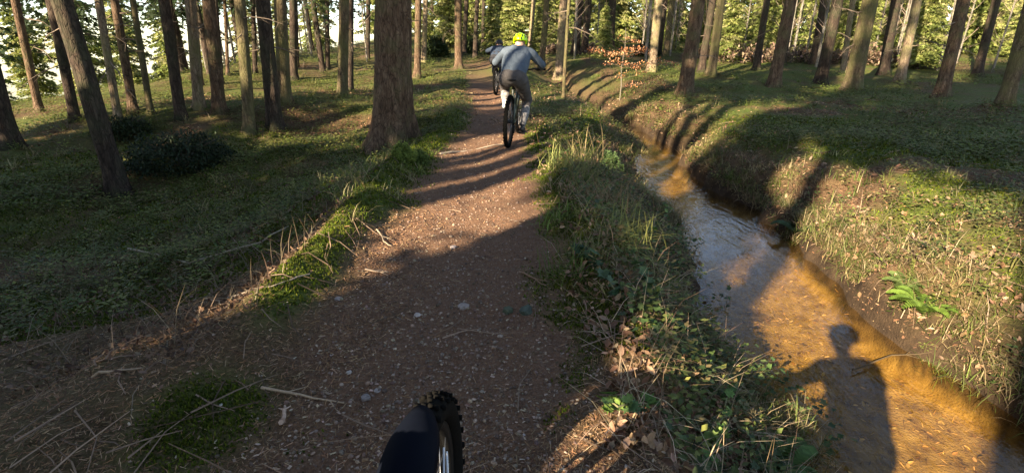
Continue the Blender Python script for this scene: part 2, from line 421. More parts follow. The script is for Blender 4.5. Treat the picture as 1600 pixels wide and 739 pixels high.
def dead_branch_mesh(name, seed, length):
    r = np.random.default_rng(seed); p = Pile(); pts = [np.zeros(3)]; d = np.array([1, 0, r.uniform(-.25, .15)])
    for i in range(5):
        d = d + r.normal(0, .13, 3) + np.array([0, 0, -.03]); d /= np.linalg.norm(d); pts.append(pts[-1] + d * length / 5)
    col = np.array((.16, .12, .09)) * r.uniform(.7, 1.5)
    p.add(*tube(pts, np.linspace(.014, .003, 6), 4), col)
    for i in range(9):
        a = r.integers(1, 6); q = pts[a]; dd = d * .4 + r.normal(0, .6, 3); dd /= np.linalg.norm(dd)
        l = length * r.uniform(.12, .35)
        p.add(*tube([q, q + dd * l * .5 + r.normal(0, .01, 3), q + dd * l], [.005, .003, .0015], 3, False), col)
    return p.mesh(name, M['wood'])
DEAD = [dead_branch_mesh('branch', 300 + i, l) for i, l in enumerate((.45, .7, 1.0, 1.3))]
CROWN = [conifer_mesh('crown', 400 + i, 21, z, rb, .42, .50, [(.030, .050, .018), (.045, .066, .022)], .35, 6, .3, .75) for i, (z, rb) in enumerate(((10.5, 2.3), (12, 2.0), (9.5, 2.5)))]
CROWND = [conifer_mesh('crown', 450 + i, 21, z, 2.3, .46, .85, [(.030, .050, .018), (.045, .066, .022)], .30, 8, .3, .6) for i, z in enumerate((11.5, 12.2, 11))]
def tree(base, r0, H, seed, material, label, group, lean=(0, 0), crown=None, nbranch=5, name='spruce_tree', cat='tree', fine=False, flare=.55, bz=(.9, 5.5)):
    x, y = base; e = empty(name, (x, y, hz(x, y)))
    tag(e, label, cat, group)
    obj('trunk', trunk_mesh('trunk', r0, H, seed, material, lean, 72 if fine else 14, flare, .05, fine), e)
    r = random.Random(seed); r.random()
    for i in range(nbranch):
        b = obj('branch', DEAD[r.randrange(4)], e); z = r.uniform(*bz)
        rr = r0 * (1 - .8 * z / H) * .9; a = r.uniform(0, 6.283)
        b.location = (lean[0] * z + rr * math.cos(a), lean[1] * z + rr * math.sin(a), z)
        b.rotation_euler = (r.uniform(-.5, .5), r.uniform(-.3, .4), a); s = r.uniform(.5, 1.15); b.scale = (s, s, s)
    if crown is not None:
        c = obj('crown', (CROWN if crown < 5 else CROWND)[crown % 3], e); c.rotation_euler = (0, 0, r.uniform(0, 6.28)); c.location = (lean[0] * 12, lean[1] * 12, 0)
        k = H / 21.5; q = .5 if crown == 9 else 1; c.scale = (q, q, k)
    return e
def top_lean(x, y, z0, px_top):
    v = -369.5 / F; zr = y * (v * cp + sp) / (v * sp - cp); depth = y * cp - zr * sp
    xt = (px_top - 800) / F * depth; z = zr + CAMZ
    return (xt - x) / max(z - z0, .5)
def placed_tree(px, py, wpx, top, material, label, crown=None, nb=5, seed=None, lo=None, **k):
    x, y, t = G(px, py); z0 = hz(x, y); ln = top_lean(x, y, z0, top)
    ln = max(-.13, min(.13, ln))
    r0 = wpx / F * (y * cp + (CAMZ - z0) * sp) / 2 * 1.04
    return tree((x, y), r0, random.Random(px * 3 + py).uniform(17, 22), seed or int(px * 7 + py), material, label, 'tall spruce trunks of the forest', (ln, 0), crown, nb, **k)
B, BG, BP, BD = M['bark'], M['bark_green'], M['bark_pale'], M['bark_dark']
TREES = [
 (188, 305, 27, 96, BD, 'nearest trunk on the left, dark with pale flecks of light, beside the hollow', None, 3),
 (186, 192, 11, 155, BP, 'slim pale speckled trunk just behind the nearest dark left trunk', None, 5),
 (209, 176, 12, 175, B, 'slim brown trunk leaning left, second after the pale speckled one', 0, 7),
 (236, 179, 9, 207, BG, 'thinnest mossy trunk in the left row, above the added dark shrub', None, 7),
 (283, 186, 15, 256, BD, 'grey-brown trunk standing right behind the added dark shrub', None, 6),
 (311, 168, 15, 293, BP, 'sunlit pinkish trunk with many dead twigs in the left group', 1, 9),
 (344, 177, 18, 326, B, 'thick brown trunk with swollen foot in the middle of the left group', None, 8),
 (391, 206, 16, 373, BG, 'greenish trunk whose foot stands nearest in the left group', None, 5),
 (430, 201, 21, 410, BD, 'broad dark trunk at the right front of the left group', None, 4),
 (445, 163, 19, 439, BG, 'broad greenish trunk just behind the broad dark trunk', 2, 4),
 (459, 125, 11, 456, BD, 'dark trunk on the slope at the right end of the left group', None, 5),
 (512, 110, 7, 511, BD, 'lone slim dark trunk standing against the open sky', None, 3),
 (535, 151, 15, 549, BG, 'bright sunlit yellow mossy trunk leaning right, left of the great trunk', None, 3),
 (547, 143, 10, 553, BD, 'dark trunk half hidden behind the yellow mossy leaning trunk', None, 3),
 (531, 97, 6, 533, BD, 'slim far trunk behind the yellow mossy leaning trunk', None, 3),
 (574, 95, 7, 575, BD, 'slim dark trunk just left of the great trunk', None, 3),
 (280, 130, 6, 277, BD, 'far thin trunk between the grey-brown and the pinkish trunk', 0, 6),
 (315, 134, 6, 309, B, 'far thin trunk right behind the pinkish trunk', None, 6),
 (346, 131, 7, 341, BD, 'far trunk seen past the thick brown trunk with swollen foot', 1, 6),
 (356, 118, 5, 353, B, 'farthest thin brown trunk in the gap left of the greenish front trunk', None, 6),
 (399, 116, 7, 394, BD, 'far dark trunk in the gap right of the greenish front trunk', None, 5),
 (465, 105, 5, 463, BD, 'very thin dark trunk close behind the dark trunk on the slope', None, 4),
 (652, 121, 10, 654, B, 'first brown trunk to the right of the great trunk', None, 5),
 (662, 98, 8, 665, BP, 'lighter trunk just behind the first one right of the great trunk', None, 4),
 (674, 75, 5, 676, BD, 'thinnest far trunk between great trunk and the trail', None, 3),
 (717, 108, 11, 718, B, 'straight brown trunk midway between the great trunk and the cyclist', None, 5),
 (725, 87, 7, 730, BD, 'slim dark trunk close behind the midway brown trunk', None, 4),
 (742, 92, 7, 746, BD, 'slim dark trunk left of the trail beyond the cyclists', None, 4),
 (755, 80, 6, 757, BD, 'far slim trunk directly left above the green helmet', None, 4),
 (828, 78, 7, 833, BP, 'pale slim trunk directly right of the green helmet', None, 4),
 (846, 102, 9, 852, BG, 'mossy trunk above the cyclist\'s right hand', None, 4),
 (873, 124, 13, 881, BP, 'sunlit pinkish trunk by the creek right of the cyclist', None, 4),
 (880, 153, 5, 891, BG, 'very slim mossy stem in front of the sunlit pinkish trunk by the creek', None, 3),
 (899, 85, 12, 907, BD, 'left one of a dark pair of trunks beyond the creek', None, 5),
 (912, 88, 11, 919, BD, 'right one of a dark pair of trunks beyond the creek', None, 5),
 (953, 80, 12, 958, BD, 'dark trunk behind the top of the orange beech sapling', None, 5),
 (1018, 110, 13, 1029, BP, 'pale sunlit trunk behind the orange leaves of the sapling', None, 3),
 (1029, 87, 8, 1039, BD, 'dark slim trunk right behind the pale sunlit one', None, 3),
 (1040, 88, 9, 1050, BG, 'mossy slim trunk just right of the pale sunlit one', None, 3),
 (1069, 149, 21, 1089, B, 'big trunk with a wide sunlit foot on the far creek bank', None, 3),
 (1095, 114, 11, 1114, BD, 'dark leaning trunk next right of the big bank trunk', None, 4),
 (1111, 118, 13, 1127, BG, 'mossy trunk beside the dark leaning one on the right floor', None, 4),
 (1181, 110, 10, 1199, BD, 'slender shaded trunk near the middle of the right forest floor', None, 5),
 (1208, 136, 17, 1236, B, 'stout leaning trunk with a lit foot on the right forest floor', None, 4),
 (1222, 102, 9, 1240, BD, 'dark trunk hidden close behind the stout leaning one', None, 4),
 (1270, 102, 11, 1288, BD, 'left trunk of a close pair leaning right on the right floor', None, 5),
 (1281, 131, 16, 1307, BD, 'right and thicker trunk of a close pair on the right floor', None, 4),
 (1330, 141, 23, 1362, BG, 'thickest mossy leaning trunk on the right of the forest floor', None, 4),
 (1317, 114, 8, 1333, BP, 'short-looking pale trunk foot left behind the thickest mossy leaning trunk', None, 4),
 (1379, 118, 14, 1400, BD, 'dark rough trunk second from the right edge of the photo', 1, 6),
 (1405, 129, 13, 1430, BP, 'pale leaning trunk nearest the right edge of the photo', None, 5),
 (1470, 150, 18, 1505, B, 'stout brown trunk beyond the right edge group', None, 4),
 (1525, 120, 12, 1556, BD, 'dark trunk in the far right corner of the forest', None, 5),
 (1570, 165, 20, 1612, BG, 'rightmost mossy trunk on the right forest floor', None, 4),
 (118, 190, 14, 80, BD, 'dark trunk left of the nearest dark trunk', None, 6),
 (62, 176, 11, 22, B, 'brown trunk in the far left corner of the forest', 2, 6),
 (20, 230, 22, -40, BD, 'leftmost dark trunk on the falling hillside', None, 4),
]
for (px, py, w, top, m, lab, cr, nb) in TREES:
    placed_tree(px, py, w, top, m, lab, cr, nb + 4)
# the great trunk
x, y, t = G(612, 229)
BIG = (x, y)
big = tree((x, y), .30, 23, 5, B, 'great thick rough-barked trunk at the left edge of the trail', None, (top_lean(x, y, hz(x, y), 612), 0), None, 2, fine=True, flare=.62, bz=(1.2, 2.2))

# tall trees left of and behind the viewpoint: they throw the shade on the trail
sx, sy = math.sin(SUN_AZ), math.cos(SUN_AZ)
def upstream(s, d):    # s: offset of the shadow strip (towards forward-left), d: metres towards the sun
    return (-s * sy - d * sx, s * sx - d * sy)
#SHADE
SHADE = [(3.86, 9, .26, None), (4.32, 12, .28, None), (4.76, 10.5, .20, None), (2.50, 9, .24, None), (2.10, 12, .19, None), (1.16, 9, .19, None), (1.80, 13, .21, None),
         (6.95, 14, .4, None), (8.5, 16, .40, None), (11.9, 15, .30, 2), (-.80, 12, .22, 6), (-1.25, 14.5, .26, None), (-2.6, 11.5, .25, 8), (-4.4, 12.5, .26, 6), (-6.2, 11.5, .24, 7), (-8.4, 12, .25, 8),
         (5.0, 6.5, .10, 6), (1.15, 13.0, .14, 7), (2.3, 16.5, .12, 9), (-3.5, 7.5, .2, 7), (-1.5, 6.5, .2, 8), (-7, 7, .2, 6), (-5.2, 6, .2, 7)]
for i, (s, d, rr, cr) in enumerate(SHADE):
    x, y = upstream(s, d)
    tree((x, y), rr, 21.5, 900 + i, (B, BD, BG)[i % 3], 'tall spruce standing behind the viewpoint on the sunny side', 'tall spruces behind the viewpoint', (0, 0), cr, 2, bz=(2, 8))

# conifers with green boughs down to the ground: sunlit background and the darker ones on the left
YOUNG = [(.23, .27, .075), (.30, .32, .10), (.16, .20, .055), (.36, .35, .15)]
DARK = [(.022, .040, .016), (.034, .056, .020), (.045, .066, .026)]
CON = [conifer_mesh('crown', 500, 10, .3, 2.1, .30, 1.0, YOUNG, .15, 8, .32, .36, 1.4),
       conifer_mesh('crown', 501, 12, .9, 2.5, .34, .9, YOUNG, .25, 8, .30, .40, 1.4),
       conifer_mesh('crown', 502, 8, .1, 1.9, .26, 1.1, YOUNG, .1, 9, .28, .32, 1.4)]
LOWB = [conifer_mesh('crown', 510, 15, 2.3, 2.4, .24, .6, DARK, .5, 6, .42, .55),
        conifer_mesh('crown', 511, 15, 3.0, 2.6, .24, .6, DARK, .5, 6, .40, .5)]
CT = [trunk_mesh('trunk', .11, 9, 600 + i, BD, (0, 0), 8, .3) for i in range(2)]
def conifer(x, y, k, s, label, group, name='young_conifer', low=False):
    e = empty(name, (x, y, hz(x, y) - .05), (0, 0, random.uniform(0, 6.28))); tag(e, label, 'conifer', group)
    me_ = (LOWB if low else CON)[k % (2 if low else 3)]
    c = obj('crown', me_, e); c.scale = (s, s, s)
    t_ = obj('trunk', CT[k % 2], e); t_.scale = (s * 1.2, s * 1.2, s * (1.6 if low else 1))
    return e
for i, (s_, e_, h_, k_) in enumerate([(1.25, -11.5, 7.0, 0), (1.65, -10.5, 7.5, 0), (2.2, -10.6, 7.4, 0), (2.6, -11.4, 6.7, 0), (.9, -12.8, 7.0, 0), (3.85, -8.5, 5.5, 2), (2.95, -10, 5.6, 0), (4.9, -9.5, 7.4, 0), (7.0, -14.5, 15, 1), (3.3, -11.5, 6.1, 0), (2.75, -11.8, 6.1, 0), (6.1, -8.5, 6.4, 2), (7.4, -9, 6.6, 0), (8.8, -8.5, 6.8, 2), (10.2, -9, 7.2, 0), (11.8, -8.5, 7.0, 2), (13.4, -9.0, 7.0, 0)]):  # unseen conifers, sized and placed for the shade they throw
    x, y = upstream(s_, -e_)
    q_ = conifer(x, y, k_, h_ / (10, 12, 8)[k_], 'unseen bushy young conifer behind the viewpoint, set there to throw shade', 'unseen bushy conifers set to throw shade')
    q_.scale = (1.5, 1.5, 1) if h_ < 9 else (1, 1, 1)  # low ones widened so that their shade is broader
rr = random.Random(3)
n_ = 0
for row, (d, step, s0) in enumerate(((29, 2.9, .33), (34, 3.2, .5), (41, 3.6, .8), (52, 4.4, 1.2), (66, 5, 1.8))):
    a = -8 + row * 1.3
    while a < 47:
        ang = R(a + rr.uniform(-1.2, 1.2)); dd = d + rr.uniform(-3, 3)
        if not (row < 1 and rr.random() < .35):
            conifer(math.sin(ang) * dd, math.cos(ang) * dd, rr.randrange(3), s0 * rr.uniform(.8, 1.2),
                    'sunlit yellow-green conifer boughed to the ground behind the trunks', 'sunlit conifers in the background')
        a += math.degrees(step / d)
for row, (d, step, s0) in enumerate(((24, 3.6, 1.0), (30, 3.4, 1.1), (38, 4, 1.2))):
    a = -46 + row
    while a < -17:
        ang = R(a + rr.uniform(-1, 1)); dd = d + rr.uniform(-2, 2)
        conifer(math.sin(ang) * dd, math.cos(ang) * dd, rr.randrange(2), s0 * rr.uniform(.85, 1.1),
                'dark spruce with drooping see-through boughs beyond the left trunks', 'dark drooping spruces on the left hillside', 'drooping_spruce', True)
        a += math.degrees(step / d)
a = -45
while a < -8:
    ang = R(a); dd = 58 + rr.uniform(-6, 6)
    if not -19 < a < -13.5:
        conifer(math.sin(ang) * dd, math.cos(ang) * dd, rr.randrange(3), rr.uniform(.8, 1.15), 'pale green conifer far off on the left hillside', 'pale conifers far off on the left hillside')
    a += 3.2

# ------------------------------------------------------------------ ground cover (what nobody could count)
def fan(n, d0, d1, a0=-50, a1=50, power=0.0):
    d = np.exp(rng.uniform(math.log(d0), math.log(d1), n)); a = np.radians(rng.uniform(a0, a1, n))
    return d * np.sin(a), d * np.cos(a), d
def kept(x, y, d, p):
    k = rng.random(len(x)) < p; return x[k], y[k], d[k]
def surf(x, y): return height(x, y) + np.exp(-np.maximum(np.hypot(x, y) - 6, 0) / 5) * ((fbm(x * 9, y * 9, 61, 3) - .5) * .035 + (fbm(x * 26, y * 26, 71, 2) - .5) * .016)
def zones(x, y):
    z = surf(x, y); pm, mo, bm = masks(x, y, z); wet = (z < WATER + .03) & (np.abs(x - creek_c(y)) < creek_w(y) + .8) & (y < 13.5)
    return z, pm, mo, wet
QUAD = (np.array([(-.5, -.5, 0), (.5, -.5, 0), (.5, .5, 0), (-.5, .5, 0)]), np.array([(0, 1, 2), (0, 2, 3)]))
BLADE = (np.array([(-.5, 0, 0), (.5, 0, 0), (.42, .12, .45), (-.42, .12, .45), (.25, .38, .80), (-.25, .38, .80), (0, .78, .98)]), np.array([(0, 1, 2), (0, 2, 3), (3, 2, 4), (3, 4, 5), (5, 4, 6)]))
BLADE3 = (np.array([(-.5, 0, 0), (.5, 0, 0), (.35, .2, .6), (-.35, .2, .6), (0, .6, 1)]), np.array([(0, 1, 2), (0, 2, 3), (3, 2, 4)]))
LEAF = (np.array([(0, 0, 0), (-.28, .35, .06), (.28, .35, .06), (0, .45, -.02), (-.2, .8, .1), (.2, .8, .1), (0, 1.05, .03)]), np.array([(0, 3, 1), (0, 2, 3), (3, 6, 4), (3, 4, 1), (3, 5, 6), (3, 2, 5)]))
IVY = (np.array([(0, 0, 0), (-.45, .1, .04), (-.30, .42, .02), (-.42, .75, .05), (-.12, .72, .0), (0, 1.1, -.03), (.12, .72, 0), (.42, .75, .05), (.30, .42, .02), (.45, .1, .04), (0, .45, -.04)]),
       np.array([(10, i, i + 1) for i in range(0, 9)] + [(10, 9, 0)]))
def sprig_proto(seed, nl=8, w=.13, spread=.5):
    r = np.random.default_rng(seed); V = []; Fc = []
    for i in range(nl):
        h = .25 + .75 * (i + 1) / nl; a = i * 2.4 + r.uniform(-.4, .4); l = w * r.uniform(1.6, 2.6)
        o = np.array([math.cos(a) * spread * h * .35, math.sin(a) * spread * h * .35, h]); d = np.array([math.cos(a), math.sin(a), r.uniform(-.1, .5)]); q = np.array([-math.sin(a), math.cos(a), 0])
        k = len(V); V += [o, o + d * l * .5 + q * w * .55, o + d * l, o + d * l * .5 - q * w * .55]; Fc += [(k, k + 1, k + 2), (k, k + 2, k + 3)]
    k = len(V); V += [(-.012, 0, 0), (.012, 0, 0), (0, 0, 1)]; Fc.append((k, k + 1, k + 2))
    return np.array(V), np.array(Fc)
SPRIG = [sprig_proto(i, 10, .10, .6) for i in range(4)]
FAR = [sprig_proto(20 + i, 10, .15, 2.2) for i in range(2)]
def tufts(pile, x, y, z, h, nbl, w, pal, lean=.5, proto=BLADE, spread=.05):
    n = len(x); k = np.repeat(np.arange(n), nbl); m = len(k); a = rng.uniform(0, 6.283, m)
    P = np.stack([x[k] + rng.normal(0, spread, m), y[k] + rng.normal(0, spread, m), z[k] - .01], -1)
    hh = h[k] * rng.uniform(.5, 1.15, m)
    Rm = rotz(a) @ rotx(-np.abs(rng.normal(.1, lean, m)))
    c = cols(n, pal, .25)[k] * rng.uniform(.7, 1.3, (m, 1))
    pile.many(proto[0], proto[1], P, Rm, np.stack([w[k], hh * .8, hh], -1), c)
def stuff(name, pile, material, label=None, cat=None):
    o = obj(name, pile.mesh(name, material)); tag(o, label or name, cat or name.split('_')[-1], None, 'stuff'); return o

# dead needles, bits of bark and grit on the trail
p = Pile()
x, y, d = fan(180000, 1.2, 16, -62, 58); z, pm_, mo_, wet = zones(x, y)
k = (~wet) & (rng.random(len(x)) < np.clip(1.1 - mo_, .12, 1)); x, y, z, d, pmk = x[k], y[k], z[k], d[k], pm_[k]
n = len(x); Rm = rotz(rng.uniform(0, 6.28, n)) @ rotx(rng.normal(0, .30, n)) @ roty(rng.normal(0, .5, n))
sc = np.stack([np.maximum(.0022, .0011 * d) * rng.uniform(.7, 1.3, n), rng.uniform(.012, .045, n) * np.maximum(1, d / 6), np.ones(n)], -1)
p.many(*QUAD, np.stack([x, y, z + .004], -1), Rm, sc, cols(n, [(.30, .17, .09), (.20, .11, .06), (.40, .26, .15), (.12, .07, .045), (.27, .14, .07)], .35))
stuff('needle_litter', p, M['litter'], 'brown conifer needle litter strewn over the trail and floor', 'litter')
p = Pile()
x, y, d = fan(9000, 1.2, 9, -45, 40); z, pm_, mo_, wet = zones(x, y)
k = (~wet) & (rng.random(len(x)) < np.clip(pm_ + .25, 0, 1) * .9); x, y, z, d = x[k], y[k], z[k], d[k]; n = len(x)
CHIP = (np.array([(-.5, -.3, 0), (.4, -.5, .15), (.55, .35, 0), (-.35, .5, .12), (0, 0, .28)]), np.array([(0, 1, 4), (1, 2, 4), (2, 3, 4), (3, 0, 4)]))
p.many(*CHIP, np.stack([x, y, z + .002], -1), rotz(rng.uniform(0, 6.28, n)) @ rotx(rng.normal(0, .3, n)), np.stack([rng.uniform(.008, .026, n), rng.uniform(.006, .014, n), rng.uniform(.004, .02, n)], -1),
       cols(n, [(.36, .25, .17), (.22, .13, .08), (.45, .34, .25), (.14, .09, .06)], .3))
stuff('bark_litter', p, M['litter'], 'small bits of bark and wood chips on the trail', 'litter')
bm_ = bmesh.new(); bmesh.ops.create_icosphere(bm_, subdivisions=1, radius=1); ICO = (np.array([v.co[:] for v in bm_.verts]), np.array([[v.index for v in f.verts] for f in bm_.faces])); bm_.free()
bm_ = bmesh.new(); bmesh.ops.create_icosphere(bm_, subdivisions=2, radius=1); ICO2 = (np.array([v.co[:] for v in bm_.verts]), np.array([[v.index for v in f.verts] for f in bm_.faces])); bm_.free()
p = Pile()
x, y, d = fan(17000, 1.3, 11, -42, 30); z, pm_, mo_, wet = zones(x, y)
k = (~wet) & (rng.random(len(x)) < pm_ * (.25 + .9 * np.exp(-((x - path_c(y) - .05) / .38) ** 2))); x, y, z, d = x[k], y[k], z[k], d[k]; n = len(x)
r_ = (.0028 + .008 * rng.random(n) ** 3 + .0005 * d)
p.many(*ICO, np.stack([x, y, z + r_ * .2], -1), rotz(rng.uniform(0, 6.28, n)) @ rotx(rng.uniform(0, 6, n)), r_[:, None] * rng.uniform(.6, 1.3, (n, 3)), cols(n, [(.26, .18, .135), (.18, .12, .09), (.34, .25, .18), (.13, .085, .06)], .25))
stuff('gravel', p, M['stone'], 'loose gravel trodden into the middle of the trail', 'gravel')

# moss on the berm and in patches
p = Pile()
x, y, d = fan(300000, 1.5, 12, -50, 50); z, pm_, mo_, wet = zones(x, y)
k = (~wet) & (rng.random(len(x)) < sst(.45, 1.0, mo_) * (1 - pm_)); x, y, z, d = x[k], y[k], z[k], d[k]; n = len(x)
h = rng.uniform(.006, .017, n) * (1 + .16 * d)
p.many(np.array([(-.3, 0, 0), (.3, 0, 0), (0, .25, 1), (0, -.3, 0), (0, .3, 0), (.25, 0, .8)]), np.array([(0, 1, 2), (3, 4, 5)]), np.stack([x, y, z - .002], -1), rotz(rng.uniform(0, 6.28, n)) @ rotx(rng.normal(0, .4, n)), h,
       cols(n, [(.10, .135, .014), (.07, .105, .012), (.15, .17, .022), (.05, .075, .012)], .3) * (.7 + .6 * vnoise(x * 5, y * 5, 8))[:, None])
stuff('moss', p, M['moss'], 'soft green moss over the berm and forest floor', 'moss')

# low green plants
p = Pile()
x, y, d = fan(30000, 1.8, 13, -50, 50); z, pm_, mo_, wet = zones(x, y)
pat = sst(.42, .62, fbm(x * .9 - 4, y * .9, 121, 3)); pc_, pw_ = path_c(y), path_w(y)
pr = np.where(x < pc_, (.06 + .94 * pat) * .85 * sst(1.15, 1.9, (pc_ - x) / pw_) * sst(3.2, 5.5, y - .35 * (x + 2)), (.35 + .5 * pat) * sst(1.35, 1.6, (x - pc_) / pw_) * np.where((x > creek_c(y)) , .75 + .2 * sst(.7, 1.5, x - creek_c(y) - creek_w(y)), np.where(y < 4, .5, 1)))
k = (~wet) & (rng.random(len(x)) < pr) & (pm_ < .4); x, y, z, d = x[k], y[k], z[k], d[k]; n = len(x)
kk = rng.integers(0, 4, n)
for i in range(4):
    q = kk == i; m = q.sum()
    hh = rng.uniform(.05, .15, m) * (1 + .3 * vnoise(x[q], y[q], 5))
    p.many(*SPRIG[i], np.stack([x[q], y[q], z[q] - .01], -1), rotz(rng.uniform(0, 6.28, m)) @ rotx(rng.normal(0, .25, m)), np.stack([hh * 1.5, hh * 1.5, hh], -1), cols(m, [(.10, .125, .03), (.06, .09, .025), (.16, .175, .045), (.14, .11, .045)], .4))
stuff('ground_cover', p, M['leaf'], 'low green bilberry plants covering the forest floor', 'ground cover')
p = Pile()
x, y, d = fan(60000, 9, 70, -55, 55); z, pm_, mo_, wet = zones(x, y)
pat = sst(.36, .56, fbm(x * .45 - 4, y * .45, 131, 4))
k = (~wet) & (rng.random(len(x)) < (.08 + .92 * pat)) & (pm_ < .35); x, y, z, d = x[k], y[k], z[k], d[k]; n = len(x)
kk = rng.integers(0, 2, n)
for i in range(2):
    q = kk == i; m = q.sum(); hh = rng.uniform(.05, .12, m) * (1 + d[q] / 26)
    p.many(*FAR[i], np.stack([x[q], y[q], z[q] - .03], -1), rotz(rng.uniform(0, 6.28, m)) @ rotx(rng.normal(0, .2, m)), np.stack([hh * 1.2, hh * 1.2, hh], -1), cols(m, [(.10, .135, .025), (.075, .11, .022), (.15, .17, .04), (.12, .11, .035)], .3))
stuff('far_ground_cover', p, M['leaf'], 'low green plants and moss over the far forest floor', 'ground cover')

# grass: green along the trail, bleached on the creek shoulder
p = Pile()
x, y, d = fan(5200, 2.2, 22, -50, 50); z, pm_, mo_, wet = zones(x, y); pc_, pw_ = path_c(y), path_w(y)
lf = (x < pc_) * np.exp(-((pc_ - pw_ - .75 - x) / .6) ** 2) * sst(4, 6, y) * .8 + (x < pc_) * .14 * sst(3.5, 5, y)
rt = (x > pc_) * (np.exp(-((x - pc_ - pw_ - .55) / .38) ** 2) * .9 * sst(2.4, 4, y) + (x > creek_c(y) + 1) * .25)
k = (~wet) & (pm_ < .5) & (rng.random(len(x)) < lf + rt); x, y, z, d = x[k], y[k], z[k], d[k]
tufts(p, x, y, z, rng.uniform(.07, .22, len(x)), 12, .004 + .0009 * d, [(.11, .15, .03), (.17, .18, .055), (.27, .23, .11), (.09, .12, .03)])
for q in (0, 1):     # overhanging tufts at the lips of both banks
    m = 1500; y = np.exp(rng.uniform(math.log(2.2), math.log(14), m)); side = creek_w(y) + .10 + np.abs(rng.normal(0, .28, m)); x = creek_c(y) + side * (1 if q else -1)
    k = rng.random(m) < sst(.40, .60, fbm(x * 1.4, y * 1.4, 161 + q, 3)); x, y = x[k], y[k]; z = np.maximum(surf(x, y), WATER)
    tufts(p, x, y, z, rng.uniform(.05, .20, len(x)), 14, .0035 + .0007 * y, [(.10, .13, .03), (.26, .20, .10), (.17, .12, .06), (.12, .14, .04), (.33, .25, .14)], .9, BLADE, .05)
stuff('grass', p, M['grass'], 'green and straw coloured grass along the trail', 'grass')
# dead bracken, leaves and stalks on both banks
p = Pile()
x, y, d = fan(42000, 1.6, 18, -50, 50); z, pm_, mo_, wet = zones(x, y)
bk = np.exp(-((np.abs(x - creek_c(y)) - creek_w(y) - .55) / .6) ** 2); bk = np.maximum(bk, ((x > path_c(y) + path_w(y)) & (x < creek_c(y))) * .8)
bk = np.maximum(bk, (x < path_c(y) - 1) * sst(.42, .6, fbm(x * .7, y * .7, 171, 3)) * .7)
k = (~wet) & (pm_ < .35) & (rng.random(len(x)) < bk * .8); x, y, z, d = x[k], y[k], z[k], d[k]; n = len(x)
p.many(*LEAF, np.stack([x, y, z + rng.uniform(0, .05, n)], -1), rotz(rng.uniform(0, 6.28, n)) @ rotx(rng.normal(.1, .6, n)) @ roty(rng.normal(0, .6, n)), rng.uniform(.02, .055, n) * (1 + d / 25) * np.where(x < -.9, .7, 1), cols(n, [(.26, .14, .08), (.36, .21, .13), (.16, .085, .05), (.42, .28, .18)], .3) * np.where(x < -.9, .45, 1)[:, None])  # leaf colour darkened left of the trail to stand in for shade
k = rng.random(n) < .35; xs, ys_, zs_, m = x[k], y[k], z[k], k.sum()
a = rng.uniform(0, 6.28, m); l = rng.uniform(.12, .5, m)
p.many(*BLADE3, np.stack([xs, ys_, zs_ - .01], -1), rotz(a) @ rotx(-np.abs(rng.normal(.7, .5, m))), np.stack([np.full(m, .005), l * .7, l * .7], -1), cols(m, [(.38, .27, .17), (.24, .15, .09), (.5, .38, .25)], .3) * np.where(xs < -.9, .5, 1)[:, None])  # stalk colour darkened on the left for shade as well
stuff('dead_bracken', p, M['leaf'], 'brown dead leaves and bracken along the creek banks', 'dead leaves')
# ivy and bramble leaves on the shoulder between trail and creek
p = Pile()
x = rng.uniform(.45, 2.1, 5200); y = rng.uniform(1.1, 6.5, 5200); z, pm_, mo_, wet = zones(x, y); d = np.hypot(x, y)
cl = sst(.42, .66, fbm(x * 2.1, y * 2.1, 141, 3)); room = sst(.50, .75, x) * (y < 5.2 + .5 * x)
k = (rng.random(len(x)) < cl * room * .9) & (~wet | (x < creek_c(y) - creek_w(y) + .12)); x, y, z = x[k], y[k], np.maximum(z[k], WATER); n = len(x)
p.many(*IVY, np.stack([x, y, z + rng.uniform(.01, .16, n)], -1), rotz(rng.uniform(0, 6.28, n)) @ rotx(rng.normal(.15, .4, n)) @ roty(rng.normal(0, .4, n)), rng.uniform(.022, .055, n), cols(n, [(.045, .085, .028), (.07, .12, .035), (.035, .06, .025), (.12, .16, .05)], .25))
k = rng.random(n) < .5; m = k.sum(); l = rng.uniform(.1, .3, m)
p.many(*BLADE3, np.stack([x[k], y[k], z[k]], -1), rotz(rng.uniform(0, 6.28, m)) @ rotx(-np.abs(rng.normal(.8, .5, m))), np.stack([np.full(m, .004), l, l * .6], -1), cols(m, [(.09, .10, .05), (.16, .12, .07)], .3))
stuff('ivy', p, M['leaf'], 'dark green ivy and bramble leaves on the creek shoulder', 'ivy')
# sunken leaves, needles and chips on the creek bed
p = Pile()
y = rng.uniform(1.2, 9, 5200); x = creek_c(y) + rng.uniform(-1, 1, 5200) * (creek_w(y) + .05); z = surf(x, y)
k = (z < WATER - .03) & (rng.random(5200) < .25 + .75 * sst(.4, .6, fbm(x * 2.4, y * 1.4, 181, 3))); x, y, z = x[k], y[k], z[k]; n = len(x)
big_ = rng.random(n) < .3
p.many(*LEAF, np.stack([x, y, z + .006], -1), rotz(rng.uniform(0, 6.28, n)) @ rotx(rng.normal(0, .25, n)), np.stack([np.where(big_, .04, .012), np.where(big_, .04, rng.uniform(.02, .06, n)), np.full(n, .03)], -1), cols(n, [(.20, .11, .04), (.10, .055, .02), (.40, .26, .11), (.28, .16, .06)], .35))
stuff('creek_bed_litter', p, M['litter'], 'sunken leaves and needles on the sandy creek bed', 'litter')
